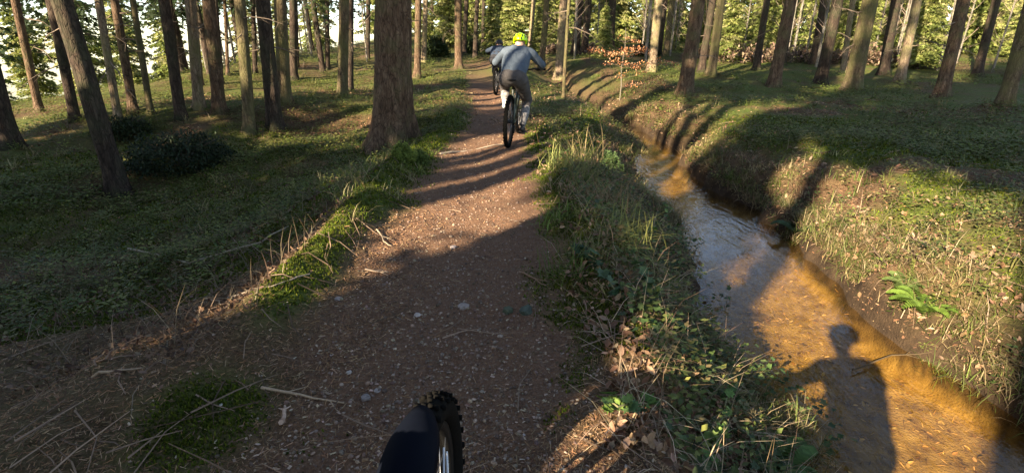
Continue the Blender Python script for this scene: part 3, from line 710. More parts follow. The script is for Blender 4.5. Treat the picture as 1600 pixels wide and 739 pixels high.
# twigs lying everywhere
p = Pile()
x, y, d = fan(900, 1.4, 13, -50, 50); z, pm_, mo_, wet = zones(x, y); k = (~wet) & ((pm_ < .5) | (rng.random(len(x)) < .10))
for xx, yy, zz, dd in zip(x[k], y[k], z[k], d[k]):
    a = rng.uniform(0, 6.28); l = rng.uniform(.08, .4); b = rng.normal(0, .15)
    e = np.array([math.cos(a), math.sin(a)]); f = np.array([-e[1], e[0]])
    q = [np.array([xx, yy]) + e * l * t + f * b * l * t * (1 - t) * 2 for t in (-.5, 0, .5)]
    zq = height(np.array([v[0] for v in q]), np.array([v[1] for v in q])) + .012 + rng.uniform(0, .02)
    r0 = rng.uniform(.0018, .0045) + .0002 * dd
    p.add(*tube([(q[i][0], q[i][1], zq[i]) for i in range(3)], [r0, r0 * .8, r0 * .4], 3, False), np.array((.24, .16, .11)) * rng.uniform(.35, 1.35))
stuff('twigs', p, M['wood'], 'thin dead twigs strewn over the forest floor', 'twigs')

# ------------------------------------------------------------------ bicycles and cyclists
M['tyre'] = simple('black_rubber', (.007, .0066, .006), .95, .05, 0, .25, 60, .3)
M['rim'] = simple('dark_alloy', (.008, .008, .008), .6, .2, 0)
M['alloy'] = simple('grey_alloy', (.35, .35, .36), .35, .5, .8)
M['frame'] = simple('dark_green_frame_paint', (.055, .065, .045), .35, .5)
M['frame_navy'] = simple('matt_navy_plastic', (.003, .0045, .009), .8, .06, 0, .3, 20, .1)
M['black'] = simple('black_plastic', (.016, .016, .017), .55, .4)
M['white'] = simple('white_print', (.8, .8, .78), .5, .3, 0, .05)
def bm_obj(name, bm, material, parent, smooth=True, loc=None):
    me = bpy.data.meshes.new(name); bmesh.ops.recalc_face_normals(bm, faces=bm.faces); bm.to_mesh(me); bm.free()
    for q in me.polygons: q.use_smooth = smooth
    for mm in (material if isinstance(material, (list, tuple)) else [material]): me.materials.append(mm)
    o = bpy.data.objects.new(name, me)
    if loc is not None: o.location = loc
    return link(o, parent)
def add_vf(bm, V, Fc, mi=0):
    vs = [bm.verts.new(tuple(v)) for v in V]
    for f in Fc:
        try: q = bm.faces.new([vs[i] for i in f]); q.material_index = mi
        except ValueError: pass
def add_bar(bm, a, b, ra, rb=None, sides=10):
    V, Fc = tube([a, b], [ra, ra if rb is None else rb], sides); add_vf(bm, V, Fc)
def add_path(bm, pts, rad, sides=10):
    V, Fc = tube(pts, rad, sides); add_vf(bm, V, Fc)
def add_torus(bm, c, R0, prof, seg=56, axis='X'):
    """prof: closed profile points (radial offset, sideways offset)"""
    n = len(prof); vs = []
    for i in range(seg):
        a = 2 * math.pi * i / seg
        for (pr, ps) in prof: vs.append(bm.verts.new((c[0] + ps, c[1] + (R0 + pr) * math.sin(a), c[2] + (R0 + pr) * math.cos(a))))
    for i in range(seg):
        for j in range(n):
            bm.faces.new((vs[i * n + j], vs[i * n + (j + 1) % n], vs[((i + 1) % seg) * n + (j + 1) % n], vs[((i + 1) % seg) * n + j]))
def add_box(bm, c, s, rot=None):
    r = bmesh.ops.create_cube(bm, size=1); m = Matrix.Translation(c) @ (rot.to_4x4() if rot else Matrix()) @ Matrix.Diagonal((*s, 1))
    bmesh.ops.transform(bm, matrix=m, verts=r['verts']); return r['verts']
def add_ball(bm, c, r, s=(1, 1, 1), u=14, v=10, rot=None):
    q = bmesh.ops.create_uvsphere(bm, u_segments=u, v_segments=v, radius=r)
    m = Matrix.Translation(c) @ (rot.to_4x4() if rot else Matrix()) @ Matrix.Diagonal((*s, 1))
    bmesh.ops.transform(bm, matrix=m, verts=q['verts'])
RW = .37
def wheel_parts(parent, y, tw=.030, front=False):
    w = bpy.data.objects.new('wheel', None); w.location = (0, y, RW); link(w, parent)
    bm = bmesh.new(); tr = tw
    add_torus(bm, (0, 0, 0), RW - tr - .004, [(tr * math.cos(a) * .98, tr * math.sin(a)) for a in np.linspace(0, 2 * math.pi, 13)[:-1]], 72)
    for i in range(72):                       # tread knobs
        a = 2 * math.pi * i / 72
        for (sx_, dr) in ((-.62, -.10), (.62, -.10), (-.22, 0), (.22, 0)) if i % 2 else ((-.92, -.42), (.92, -.42), (0, .02)):
            rr_ = RW - .004 + dr * tr
            rot = Matrix.Rotation(-a, 3, 'X')
            add_box(bm, (sx_ * tr, rr_ * math.sin(a), rr_ * math.cos(a)), (.011, .014, .010), rot)
    bm_obj('tyre', bm, M['tyre'], w)
    bm = bmesh.new()
    add_torus(bm, (0, 0, 0), RW - 2 * tr - .012, [(.012, .014), (.012, -.014), (-.006, -.010), (-.012, 0), (-.006, .010)], 56); bm_obj('rim', bm, M['rim'], w)
    bm = bmesh.new(); add_bar(bm, (-.05, 0, 0), (.05, 0, 0), .022); add_bar(bm, (-.035, 0, 0), (-.03, 0, 0), .034); add_bar(bm, (.03, 0, 0), (.035, 0, 0), .034)
    bm_obj('hub', bm, M['black'], w)
    bm = bmesh.new(); rr_ = RW - 2 * tr - .015
    for i in range(28):
        a = 2 * math.pi * i / 28; s_ = .033 if i % 2 else -.033; b = a + (.5 if (i // 2) % 2 else -.5)
        add_bar(bm, (s_, .028 * math.sin(b), .028 * math.cos(b)), (s_ * .1, rr_ * math.sin(a), rr_ * math.cos(a)), .0014, sides=4)
    o = bm_obj('spokes', bm, M['alloy'], w)
    bm = bmesh.new(); add_torus(bm, (-.045, 0, 0), .075, [(.010, .001), (.010, -.001), (-.010, -.001), (-.010, .001)], 32); bm_obj('brake_disc', bm, M['alloy'], w)
    return w
def bicycle(label, loc, yaw, lean=0, steer=0, guard=False, crank=0.0, frame_m=None, tw=.030, s=1.0, FY=.76, top=(0, .515, .975), bar=(0, .50, 1.00)):
    fm = frame_m or M['frame']
    e = empty('bicycle', loc, (0, lean, yaw)); tag(e, label, 'bicycle'); e.scale = (s, s, s)
    RY = -.44; ht = np.array(top)
    wheel_parts(e, RY, tw)
    st = bpy.data.objects.new('fork', None); st.location = (0, FY, RW); link(st, e); st.rotation_euler = (0, 0, steer)
    # front wheel turns with the fork assembly, kept as its own part of the bicycle
    w = wheel_parts(e, FY, tw, True); w.rotation_euler = (0, 0, steer)
    ax = np.array((0, FY, RW)); hd = ht + (0, .04, -.115); bb = np.array((0, -.02, .34)); stt = np.array((0, -.20, .80)); sdl = np.array((0, -.235, .92))
    ft = ht - ax; bm = bmesh.new()
    for q in (-1, 1):
        add_bar(bm, (q * .065, 0, -.02), (q * .065, -.12, .26), .023, .024); add_bar(bm, (q * .065, -.12, .26), (q * .065, ft[1] * .75, .45), .016)
    add_path(bm, [(-.065, -.118, .27), (0, -.09, .30), (.065, -.118, .27)], [.018] * 3)
    add_box(bm, (0, ft[1] * .75, .45), (.17, .05, .045)); add_bar(bm, (0, ft[1] * .75, .45), tuple(ft), .022)
    bm_obj('fork_legs', bm, M['black'], st)
    if guard:
        bm = bmesh.new()              # mudguard: broad shell over the tyre that widens towards the fork crown
        for t0, t1 in zip(np.linspace(-1.15, .62, 17)[:-1], np.linspace(-1.15, .62, 17)[1:]):
            pass
        rows = []
        for i in range(22):
            t = i / 21; a = -1.25 + 1.36 * t; Rr = RW + .030 + .014 * math.sin(t * 3.1)
            wd = (.060 + .022 * math.sin(min(1, t * 1.6) * math.pi)) * (1 if t < .72 else 1 - .45 * ((t - .72) / .28) ** 2.2)
            rows.append([(wd * math.sin(b), (Rr - .05 * (1 - math.cos(b))) * math.sin(a), (Rr - .05 * (1 - math.cos(b))) * math.cos(a)) for b in np.linspace(-1.35, 1.35, 11)])
        V = [v for r_ in rows for v in r_]; Fc = [(i * 11 + j, i * 11 + j + 1, (i + 1) * 11 + j + 1, (i + 1) * 11 + j) for i in range(21) for j in range(10)]
        add_vf(bm, V, Fc); o = bm_obj('mudguard', bm, M['frame_navy'], e, loc=(0, FY, RW)); so = o.modifiers.new('thick', 'SOLIDIFY'); so.thickness = .003; o.rotation_euler = (0, 0, steer)
        bm = bmesh.new()
        for k_, xx in enumerate((.066, .074)):
            add_path(bm, [(xx, -.055 - .01 * k_, .375), (xx + .012, -.125, .352), (xx + .012, -.16, .325)], [.0022] * 3, 5)
        bm_obj('white_stripe', bm, M['white'], o)
        bm = bmesh.new(); add_ball(bm, (0, 0, 0), .012, (1, 1, .5)); bm_obj('bolt', bm, M['alloy'], o, loc=(.002, -.175, .385))
    bm = bmesh.new()
    add_bar(bm, hd, ht, .027); add_path(bm, [bb, (0, .25, .62), hd + (0, 0, .02)], [.034, .030, .030]); add_bar(bm, stt - (0, 0, .05), ht - (0, .0, .03), .022)
    add_bar(bm, bb, stt, .022); add_ball(bm, tuple(bb), .042)
    for q in (-1, 1):
        add_path(bm, [bb + (q * .03, 0, 0), (q * .055, -.20, .35), (q * .07, RY, RW)], [.016, .014, .012], 8)
        add_path(bm, [stt + (q * .02, 0, -.12), (q * .05, -.30, .58), (q * .07, RY, RW)], [.012, .011, .011], 8)
    bm_obj('frame', bm, fm, e)
    bm = bmesh.new(); add_bar(bm, stt, sdl - (0, 0, .02), .0155); bm_obj('seat_post', bm, M['black'], e)
    bm = bmesh.new()
    V = []; secs = [(-.14, .072, .012), (-.11, .078, .022), (-.05, .062, .024), (.02, .032, .022), (.08, .021, .018), (.12, .014, .010)]
    for (yy, wd, hh) in secs:
        for b in np.linspace(0, 2 * math.pi, 13)[:-1]: V.append((wd * math.cos(b), yy, hh * math.sin(b)))
    add_vf(bm, V, [(i * 12 + j, i * 12 + (j + 1) % 12, (i + 1) * 12 + (j + 1) % 12, (i + 1) * 12 + j) for i in range(5) for j in range(12)] + [tuple(range(12)), tuple(range(60, 72))])
    bm_obj('saddle', bm, M['black'], e, loc=(0, -.235, .945))
    hb = bpy.data.objects.new('handlebar', None); hb.location = bar; link(hb, e); hb.rotation_euler = (0, 0, steer)
    bm = bmesh.new(); add_bar(bm, (0, 0, -.02), (0, .045, .02), .02); add_path(bm, [(-.385, .0, .055), (-.2, .035, .05), (-.06, .045, .02), (.06, .045, .02), (.2, .035, .05), (.385, .0, .055)], [.011, .012, .0155, .0155, .012, .011])
    bm_obj('bar', bm, M['black'], hb)
    for q in (-1, 1):
        bm = bmesh.new(); add_bar(bm, (q * .26, .018, .053), (q * .39, -.002, .056), .017); bm_obj('grip', bm, M['tyre'], hb)
        bm = bmesh.new(); add_path(bm, [(q * .22, .04, .045), (q * .24, .075, .03), (q * .34, .07, .02)], [.008, .007, .005], 6); bm_obj('brake_lever', bm, M['black'], hb)
    ck = bpy.data.objects.new('crank', None); ck.location = tuple(bb); link(ck, e); ck.rotation_euler = (crank, 0, 0)
    bm = bmesh.new(); add_torus(bm, (.055, 0, 0), .060, [(.008, .002), (.008, -.002), (-.02, -.002), (-.02, .002)], 32); bm_obj('chainring', bm, M['rim'], ck)
    for q in (-1, 1):
        bm = bmesh.new(); add_bar(bm, (q * .05, 0, 0), (q * .085, 0, -q * .17), .014, .011, 8); bm_obj('crank_arm', bm, M['black'], ck)
        bm = bmesh.new(); add_box(bm, (0, 0, 0), (.10, .09, .018)); o = bm_obj('pedal', bm, M['black'], ck, False, loc=(q * .14, 0, -q * .17)); o.rotation_euler = (-crank, 0, 0)
    bm = bmesh.new(); add_path(bm, [(.055, -.02, .40), (.055, -.44, .41)], [.0035] * 2, 4); add_path(bm, [(.055, -.02, .275), (.06, -.42, .24), (.06, -.47, .30)], [.0035] * 3, 4)
    add_box(bm, (.075, -.45, .27), (.015, .05, .11)); bm_obj('chain', bm, M['rim'], e)
    return e
def limb_mesh(name, chains, material, parent, voxel=.014, smooth=6, noise_amp=0, scale_=1, seed=1, balls=()):
    """one continuous skin: tapered limbs and rounded masses melted together"""
    bm = bmesh.new()
    for ch in chains:
        for (a, ra), (b, rb) in zip(ch[:-1], ch[1:]):
            V, Fc = tube([a, b], [ra, rb], 14); add_vf(bm, V, Fc)
        for (a, ra) in ch: add_ball(bm, a, ra * 1.0, (1, 1, 1), 14, 10)
    for (c, r_, s_, ro) in balls: add_ball(bm, c, r_, s_, 18, 12, Matrix.Rotation(ro, 3, 'X'))
    o = bm_obj(name, bm, material, parent)
    m = o.modifiers.new('melt', 'REMESH'); m.mode = 'VOXEL'; m.voxel_size = voxel; m.use_smooth_shade = True
    m = o.modifiers.new('smooth', 'SMOOTH'); m.factor = .5; m.iterations = smooth
    if noise_amp:
        tx = bpy.data.textures.new(name + '_folds', 'CLOUDS'); tx.noise_scale = .09; tx.noise_depth = 2
        m = o.modifiers.new('folds', 'DISPLACE'); m.texture = tx; m.strength = noise_amp; m.mid_level = .5; m.texture_coords = 'LOCAL'
    dg = bpy.context.evaluated_depsgraph_get(); me2 = bpy.data.meshes.new_from_object(o.evaluated_get(dg)); o.modifiers.clear(); o.data = me2; me2.name = name
    for q in me2.polygons: q.use_smooth = True
    return o
def cloth(name, a, b, scale_=9, stripe=None):
    def f(n, out):
        O = objc(n); c = mix(n, ramp(n, noise(n, scale_, 4, .6, O, .5), [(.35, (0,) * 3), (.65, (1,) * 3)]), a, b)
        w = noise(n, 400, 2, .5, O); principled(n, out, c, .92, .12, bump(n, w, .3, .002))
    return mat(name, f)
M['skin'] = simple('skin', (.50, .30, .22), .5, .4, 0, .06, 40, .05)
M['jacket'] = cloth('blue_grey_jacket', (.070, .092, .120), (.10, .125, .155))
M['trousers'] = cloth('grey_trousers', (.10, .090, .087), (.072, .064, .062))
M['pad'] = cloth('pale_patterned_shin_cloth', (.34, .32, .31), (.11, .10, .10), 26)
M['helmet'] = simple('neon_green_helmet', (.42, .78, .01), .35, .5, 0, .05)
M['dark_jacket'] = cloth('dark_navy_jacket', (.030, .042, .065), (.040, .055, .08))
M['dark_trousers'] = cloth('black_trousers', (.028, .028, .032), (.04, .04, .045))
def person(label, parent_e, jm, tm, hm, pad=None, look=0.0, torso_lean=0, head=(0.0, .33, 1.40), neck=(0, .20, 1.32), hip=(0, -.22, .97), ankL=(-.13, -.075, .585), ankR=(.14, -.045, .255), kneeL=(-.19, .22, .80), kneeR=(.17, .17, .62), tilt=.45, behind=False, elbow=.36, bar=(0, .50, 1.0)):
    e = empty('person', parent_e.location, parent_e.rotation_euler); tag(e, label, 'cyclist'); e.scale = parent_e.scale
    hip = np.array(hip, float); neck = np.array(neck, float); H_ = np.array(head, float)
    hl, hr = (-.385 + .06, bar[1], bar[2] + .055), (.385 - .06, bar[1], bar[2] + .055)
    shL = neck + (-.185, -.015, -.035); shR = neck + (.185, -.015, -.035)
    elL = (-elbow, .27, 1.13) if not behind else (-.33, -.02, 1.13); elR = (-elL[0], elL[1], elL[2])
    wrL = (hl[0] - .01, hl[1] - .075, hl[2] + .02); wrR = (hr[0] + .01, hr[1] - .075, hr[2] + .02)
    hL = hip + (-.095, 0, -.03); hR = hip + (.095, 0, -.03); mid = (hip + neck) / 2 + (0, -.03, .03)
    # body: head, neck, core and limbs as one skin
    limb_mesh('body', [[(hip, .10), (mid, .10), (neck, .055), (H_ - (0, .02, .05), .052)],
                       [(shL, .045), (elL, .036), (wrL, .024)], [(shR, .045), (elR, .036), (wrR, .024)],
                       [(hL, .07), (kneeL, .05), (ankL, .034)], [(hR, .07), (kneeR, .05), (ankR, .034)]], M['skin'], e, .014, 4,
              balls=[(H_ + (0, -.01, .02), .092, (.85, 1.02, 1.1), 0), (H_ + (0, .085, -.01), .018, (.8, 1, 1.4), 0), (H_ + (0, .055, -.065), .04, (1, .8, .7), 0), (H_ + (-.078, -.01, 0), .026, (.5, .8, 1.2), 0), (H_ + (.078, -.01, 0), .026, (.5, .8, 1.2), 0)])
    # jacket
    wa = hip + (0, .01, .06)
    limb_mesh('jacket', [[(wa + (-.075, 0, 0), .105), (mid + (-.085, 0, 0), .118), (neck + (-.09, -.06, -.06), .105)], [(wa + (.075, 0, 0), .105), (mid + (.085, 0, 0), .118), (neck + (.09, -.06, -.06), .105)],
                         [(wa, .115), (mid, .135), (neck + (0, -.05, -.05), .12)],
                         [(neck + (-.06, -.04, -.02), .09), (shL, .076), ((np.array(shL) + elL) / 2, .064), (elL, .056), (wrL, .038)], [(neck + (.06, -.04, -.02), .09), (shR, .076), ((np.array(shR) + elR) / 2, .064), (elR, .056), (wrR, .038)],
                         [(neck + (-.07, -.06, .03), .045), (neck + (0, -.095, .02), .05), (neck + (.07, -.06, .03), .045)]], jm, e, .013, 5, .022)
    limb_mesh('trousers', [[(hL, .125), ((hL + kneeL) / 2, .100), (kneeL, .075), ((np.array(kneeL) * .4 + np.array(ankL) * .6), .066), (ankL, .052)] if pad is None else [(hL, .125), ((hL + kneeL) / 2, .100), (kneeL, .078), (np.array(kneeL) * .6 + np.array(ankL) * .4, .068)],
                           [(hR, .125), ((hR + kneeR) / 2, .100), (kneeR, .075), ((np.array(kneeR) * .4 + np.array(ankR) * .6), .066), (ankR, .052)] if pad is None else [(hR, .125), ((hR + kneeR) / 2, .100), (kneeR, .078), (np.array(kneeR) * .75 + np.array(ankR) * .25, .068)],
                           [(hip + (-.07, -.03, .0), .12), (hip + (.07, -.03, .0), .12)], [(hip + (-.05, .03, .07), .112), (hip + (.05, .03, .07), .112)]], tm, e, .013, 5, .02)
    if pad:
        for kn, an, q in ((kneeL, ankL, .6), (kneeR, ankR, .75)):
            kn, an = np.array(kn), np.array(an)
            limb_mesh('shin_sleeve', [[(kn * (q + .02) + an * (.98 - q), .064), (kn * .45 + an * .55, .070), (kn * .15 + an * .85, .050), (an, .044)]], pad, e, .010, 3, .012)
    # helmet with vents, visor and strap
    hc = H_ + (0, -.012, .055); he = bpy.data.objects.new('helmet', None); he.location = tuple(hc); he.rotation_euler = (-.18, 0, look); link(he, e)
    bm = bmesh.new(); bmesh.ops.create_uvsphere(bm, u_segments=36, v_segments=20, radius=.125)
    for v in bm.verts: v.co.x *= .86; v.co.y *= 1.08; v.co.z *= .86
    bmesh.ops.delete(bm, geom=[f for f in bm.faces if f.calc_center_median().z < -.045 + .02 * (f.calc_center_median().y < -.04)], context='FACES')
    for v in bm.verts:
        if abs(v.co.x) < .1: v.co.z += .004 * math.cos(v.co.x * 110)
    o = bm_obj('shell', bm, hm, he); so = o.modifiers.new('thick', 'SOLIDIFY'); so.thickness = .014
    for (az, el) in ((-2.0, .55), (-1.57, .75), (-1.14, .55), (-1.85, .12), (-1.29, .12), (-1.57, 1.2), (-2.5, .5), (-.64, .5), (-2.4, 1.0), (-.74, 1.0), (1.2, .7), (1.94, .7)):
        bm = bmesh.new(); add_ball(bm, (0, 0, 0), .019, (.62, .3, 1.25)); d_ = Vector((math.cos(az) * math.cos(el) * .86, math.sin(az) * math.cos(el) * 1.08, math.sin(el) * .86)) * .124
        o = bm_obj('vent', bm, M['black'], he, loc=d_); o.rotation_euler = (el * math.sin(-az) * .0 - .9 * (el), 0, az + 1.57)
    bm = bmesh.new()
    V = [(.10 * math.sin(b), .105 + .055 * math.cos(b) * t, .03 + .006 * t) for t in (0, 1) for b in np.linspace(-1.3, 1.3, 9)]
    add_vf(bm, V, [(i, i + 1, i + 10, i + 9) for i in range(8)]); o = bm_obj('visor', bm, hm, he); so = o.modifiers.new('thick', 'SOLIDIFY'); so.thickness = .004
    # gloves: palm, four curled fingers and a thumb closed on the grip
    for q, h_, wr in ((-1, hl, wrL), (1, hr, wrR)):
        h_ = np.array(h_); ch = [[(np.array(wr), .030), (h_ + (0, -.035, .025), .034)]]
        for i, (off, ln) in enumerate(((-.034, .9), (-.012, 1.0), (.011, .95), (.033, .8))):
            b = h_ + (q * off, -.020, .034)
            ch.append([(b, .0115), (b + (0, .036 * ln, .002), .0105), (b + (0, .054 * ln, -.022), .0095), (b + (0, .034 * ln, -.050), .0085)])
        ch.append([(h_ + (-q * .035, -.04, .012), .0125), (h_ + (-q * .058, -.012, -.012), .0115), (h_ + (-q * .05, .018, -.03), .0095)])
        limb_mesh('glove', ch, M['black'], e, .0065, 2, balls=[(h_ + (0, -.028, .027), .036, (1.15, .95, .55), 0)])
    for an in (ankL, ankR):
        an = np.array(an); r_ = math.radians(-12 if an is ankL else -5)
        limb_mesh('shoe', [[(an + (0, -.035, -.045), .036), (an + (0, .07, -.058), .040), (an + (0, .155, -.066), .032)], [(an + (0, 0, .01), .045), (an + (0, .02, -.04), .042)]], M['black'] if pad is None or an[2] < .4 else M['pale_shoe'], e, .009, 3)
    return e
M['pale_shoe'] = simple('pale_sock_and_shoe', (.62, .60, .58), .7, .3)
def on_path(px, py): 
    x, y, t = G(px, py); return x, y
# first cyclist, eight metres ahead
x1, y1 = on_path(794, 231)
b1 = bicycle('dark mountain bike ridden by the cyclist in the neon green helmet', (x1, y1, 0), R(-9), R(2.5), R(-5), crank=0.08)
def seat(b, x, y, yaw):   # rear wheel on the spot (x, y); both tyres touch the ground
    s_ = b.scale[0]; c = Vector((x, y, 0)) + Vector((-math.sin(yaw), math.cos(yaw), 0)) * .44 * s_
    f = c + Vector((-math.sin(yaw), math.cos(yaw), 0)) * .76 * s_; zr, zf = hz(x, y), hz(f.x, f.y)
    pit = math.atan2(zf - zr, 1.2 * s_); b.location = (c.x, c.y, zr + (zf - zr) * .44 / 1.2 + .004); b.rotation_euler = (pit, b.rotation_euler.y, yaw)
seat(b1, x1, y1, R(-9)); bpy.context.view_layer.update()
person('cyclist riding away in blue-grey jacket, grey trousers and neon green helmet', b1, M['jacket'], M['trousers'], M['helmet'], M['pad'])
x2, y2 = on_path(775, 149)
b2 = bicycle('black mountain bike of the cyclist farther ahead, mostly hidden', (x2, y2, 0), R(-8), 0, 0, crank=1.2, frame_m=M['black'])
seat(b2, x2, y2, R(-8))
person('farther cyclist in dark navy clothes, crouching and mostly hidden behind the first one', b2, M['dark_jacket'], M['dark_trousers'], M['black'], None,
       head=(-.02, .40, 1.27), neck=(0, .24, 1.22), hip=(0, -.24, .97), ankL=(-.13, .13, .42), ankR=(.14, -.18, .40), kneeL=(-.17, .26, .78), kneeR=(.17, .12, .74))
# the bicycle and rider that carry the camera: seen as front wheel and guard, and as a shadow on the creek
b0 = bicycle('bicycle of the viewer, its knobbly front tyre and navy mudguard at the bottom edge', (-.16, -.02, 0), R(0), 0, R(-2), True, crank=1.57, frame_m=M['frame_navy'], tw=.036, FY=.80, top=(0, .425, .915), bar=(0, .35, .925))
#B0
b0.location = (-.215, .07, hz(-.17, .3) + .01); b0.rotation_euler = (0, 0, R(-1))
person('viewer riding the near bicycle, seen only as a shadow on the creek', b0, M['dark_jacket'], M['dark_trousers'], M['black'], None,
       head=(-.26, -.24, 1.66), neck=(-.20, -.31, 1.49), hip=(0, -.42, .98), ankL=(-.14, .15, .42), ankR=(.14, -.17, .40), kneeL=(-.20, .12, .83), kneeR=(.20, -.05, .80), behind=True, bar=(0, .35, .925))

# ------------------------------------------------------------------ single plants, stones and sticks
def thing(name, label, cat, loc, group=None, rot=(0, 0, 0)):
    return tag(empty(name, loc, rot), label, cat, group)
# beech sapling that kept its orange leaves
x, y, t = G(968, 157); z = hz(x, y)
e = thing('beech_sapling', 'slender beech sapling with tiers of orange dead leaves beside the creek', 'sapling', (x, y, z))
p = Pile(); p.add(*tube([(0, 0, -.1), (.02, 0, .4), (-.01, .03, .9), (.05, .02, 1.5), (.03, .04, 2.0)], [.016, .014, .011, .008, .004], 6), (.20, .17, .13)); obj('stem', p.mesh('stem', M['wood']), e)
rb = np.random.default_rng(77)
for (h_, l0, l1, n_l) in ((.46, .15, 1.55, 120), (.70, -.15, 1.15, 90), (1.0, -.55, 1.75, 260), (1.06, .1, 1.1, 90), (1.36, -1.0, .6, 260), (1.30, -.5, .95, 90), (1.66, -.15, .45, 50)):
    p = Pile()
    for l in (l0, l1):
        if abs(l) < .1: continue
        pts = [(0.02, 0, h_ - .08), (l * .5, .05, h_ + .03), (l, -.03, h_ - .03)]
        p.add(*tube(pts, [.006, .004, .002], 4, False), (.18, .13, .10))
    n = int(n_l * 1.3); X_ = rb.uniform(l0, l1, n); Yl = rb.normal(0, .2, n); Zl = h_ + .02 - .04 * np.abs(X_) + .08 * np.sin(X_ * 4 + h_ * 9) + rb.normal(0, .045, n)
    p.many(*LEAF, np.stack([X_, Yl, Zl], -1), rotz(rb.uniform(0, 6.28, n)) @ rotx(rb.normal(.3, .6, n)), rb.uniform(.03, .07, n), cols(n, [(.52, .20, .09), (.66, .30, .14), (.34, .13, .06), (.70, .42, .25)], .3, rb))
    obj('branch', p.mesh('branch', M['leaf']), e)
# shrubs; the widest is added for black shade over dark plants
def shrub(px, py, w, h_, label, pal, seed, nl=4200, lf=.055, name='evergreen_shrub'):
    r = np.random.default_rng(seed); x, y, t = G(px, py); e = thing(name, label, 'shrub', (x, y, hz(x, y)))
    d = r.normal(0, 1, (nl, 3)); d /= np.linalg.norm(d, axis=1)[:, None]; d[:, 2] = np.abs(d[:, 2])
    lump = .75 + .35 * vnoise(d[:, 0] * 2.5 + 5, d[:, 1] * 2.5 + d[:, 2] * 2, seed)
    P = d * (r.uniform(.55, 1, nl) * lump)[:, None] * np.array([w / 2, w / 2.6, h_])
    p = Pile(); p.many(*LEAF, P, rotz(r.uniform(0, 6.28, nl)) @ rotx(r.normal(0, .8, nl)), lf * r.uniform(.7, 1.3, nl), cols(nl, pal, .3, r)); obj('foliage', p.mesh('foliage', M['leaf']), e)
    p = Pile()
    for i in range(9):
        a = r.uniform(0, 6.28); k = r.uniform(.3, .8); p.add(*tube([(0, 0, -.1), (math.cos(a) * w * .2 * k, math.sin(a) * w * .2 * k, h_ * .5), (math.cos(a) * w * .45 * k, math.sin(a) * w * .4 * k, h_ * .8)], [.02, .014, .006], 5), (.09, .07, .05))
    obj('stem', p.mesh('stem', M['wood']), e); return e
shrub(285, 262, 2.1, .62, 'wide dark leafy mass added for black shade over dark plants in the hollow left of the trail', [(.020, .034, .014), (.028, .045, .018)], 4, 5200)  # dark leaves stand in for the black shade of the hollow
shrub(195, 215, 1.2, .45, 'small dark shrub beside the nearest dark left trunk', [(.025, .04, .016), (.04, .055, .02)], 5, 2200)
shrub(682, 88, 1.4, 1.0, 'rounded dark holly bush beyond the trunks left of the cyclists', [(.03, .05, .018), (.05, .075, .025)], 6, 2600, .13)
shrub(735, 84, 1.1, .8, 'dark bush left of the trail behind the slim trunks', [(.035, .055, .02), (.06, .085, .03)], 7, 2000, .12)
shrub(1010, 88, 1.5, .7, 'low black-green bush behind the orange beech sapling', [(.02, .03, .014), (.035, .05, .02)], 8, 2000, .12)
for i, (px, py, w_, h_) in enumerate([(1160, 98, 2.6, .8), (1205, 96, 2.2, .7), (1255, 97, 2.8, .8), (1300, 98, 2.0, .6), (1352, 100, 2.8, .9), (1395, 104, 2.4, .8), (1445, 106, 2.6, .8), (1095, 92, 2.0, .7), (930, 86, 2.2, .7), (865, 84, 1.6, .6)]):
    o_ = shrub(px, py, w_, h_, 'low brown heathery shrub at the far edge of the forest floor', [(.20, .13, .10), (.27, .17, .12), (.15, .11, .07), (.30, .22, .14)], 70 + i, 900, .13, 'brown_shrub'); o_['group'] = 'brown heathery shrubs in the background'
# seedlings and tussocks
def seedling(px, py, h_, label, seed, pal):
    r = np.random.default_rng(seed); x, y, t = G(px, py); e = thing('spruce_seedling', label, 'seedling', (x, y, hz(x, y))); p = Pile(); st = Pile()
    st.add(*tube([(0, 0, -.03), (.01, 0, h_ * .5), (0, .01, h_)], [.006, .004, .002], 5), (.16, .11, .07)); obj('stem', st.mesh('stem', M['wood']), e)
    for i in range(16):
        zz = h_ * (.12 + .85 * i / 16); conifer_branch(p, (0, 0, zz), i * 2.4, .8 * h_ * (1 - .7 * i / 16), .1, .25, .038, np.array(pal[i % len(pal)]), r, 9)
    obj('foliage', p.mesh('foliage', M['needle']), e)
seedling(630, 250, .17, 'bright green spruce seedling at the foot of the great trunk', 31, [(.16, .22, .05), (.20, .26, .06)])
seedling(655, 254, .12, 'small spruce seedling right of the bright green one', 32, [(.14, .19, .05)])
seedling(948, 268, .28, 'green spruce seedling among dry grass between trail and creek', 33, [(.09, .15, .05), (.12, .19, .07)])
def tussock(px, py, h_, n, label, pal, seed, lean=.6, group=None, sp=.07):
    global rng
    keep = rng; rng = np.random.default_rng(seed); x, y, t = G(px, py); p = Pile()
    tufts(p, np.zeros(1), np.zeros(1), np.zeros(1), np.array([h_]), n, np.array([.004 + .0006 * t]), pal, lean, BLADE, sp)
    m = mesh_np('grass_tussock', np.concatenate(p.v), np.concatenate(p.f), M['grass'], np.concatenate(p.c) * np.random.default_rng(seed).uniform(.7, 1.3, (len(np.concatenate(p.v)) // 7, 1)).repeat(7, 0)); rng = keep
    o = obj('grass_tussock', m, None, (x, y, hz(x, y))); tag(o, label, 'grass', group)
STRAW = [(.30, .21, .10), (.25, .18, .08), (.19, .18, .06), (.36, .27, .15)]; GREEN = [(.14, .20, .04), (.20, .25, .06), (.30, .30, .10)]
tussock(905, 288, .34, 80, 'tall straw-coloured tussock where the trail meets the sun beam', STRAW, 41, .35, sp=.12)
tussock(935, 320, .36, 120, 'wide bleached tussock on the creek side, upper of the two big ones', STRAW, 42, .5, sp=.16)
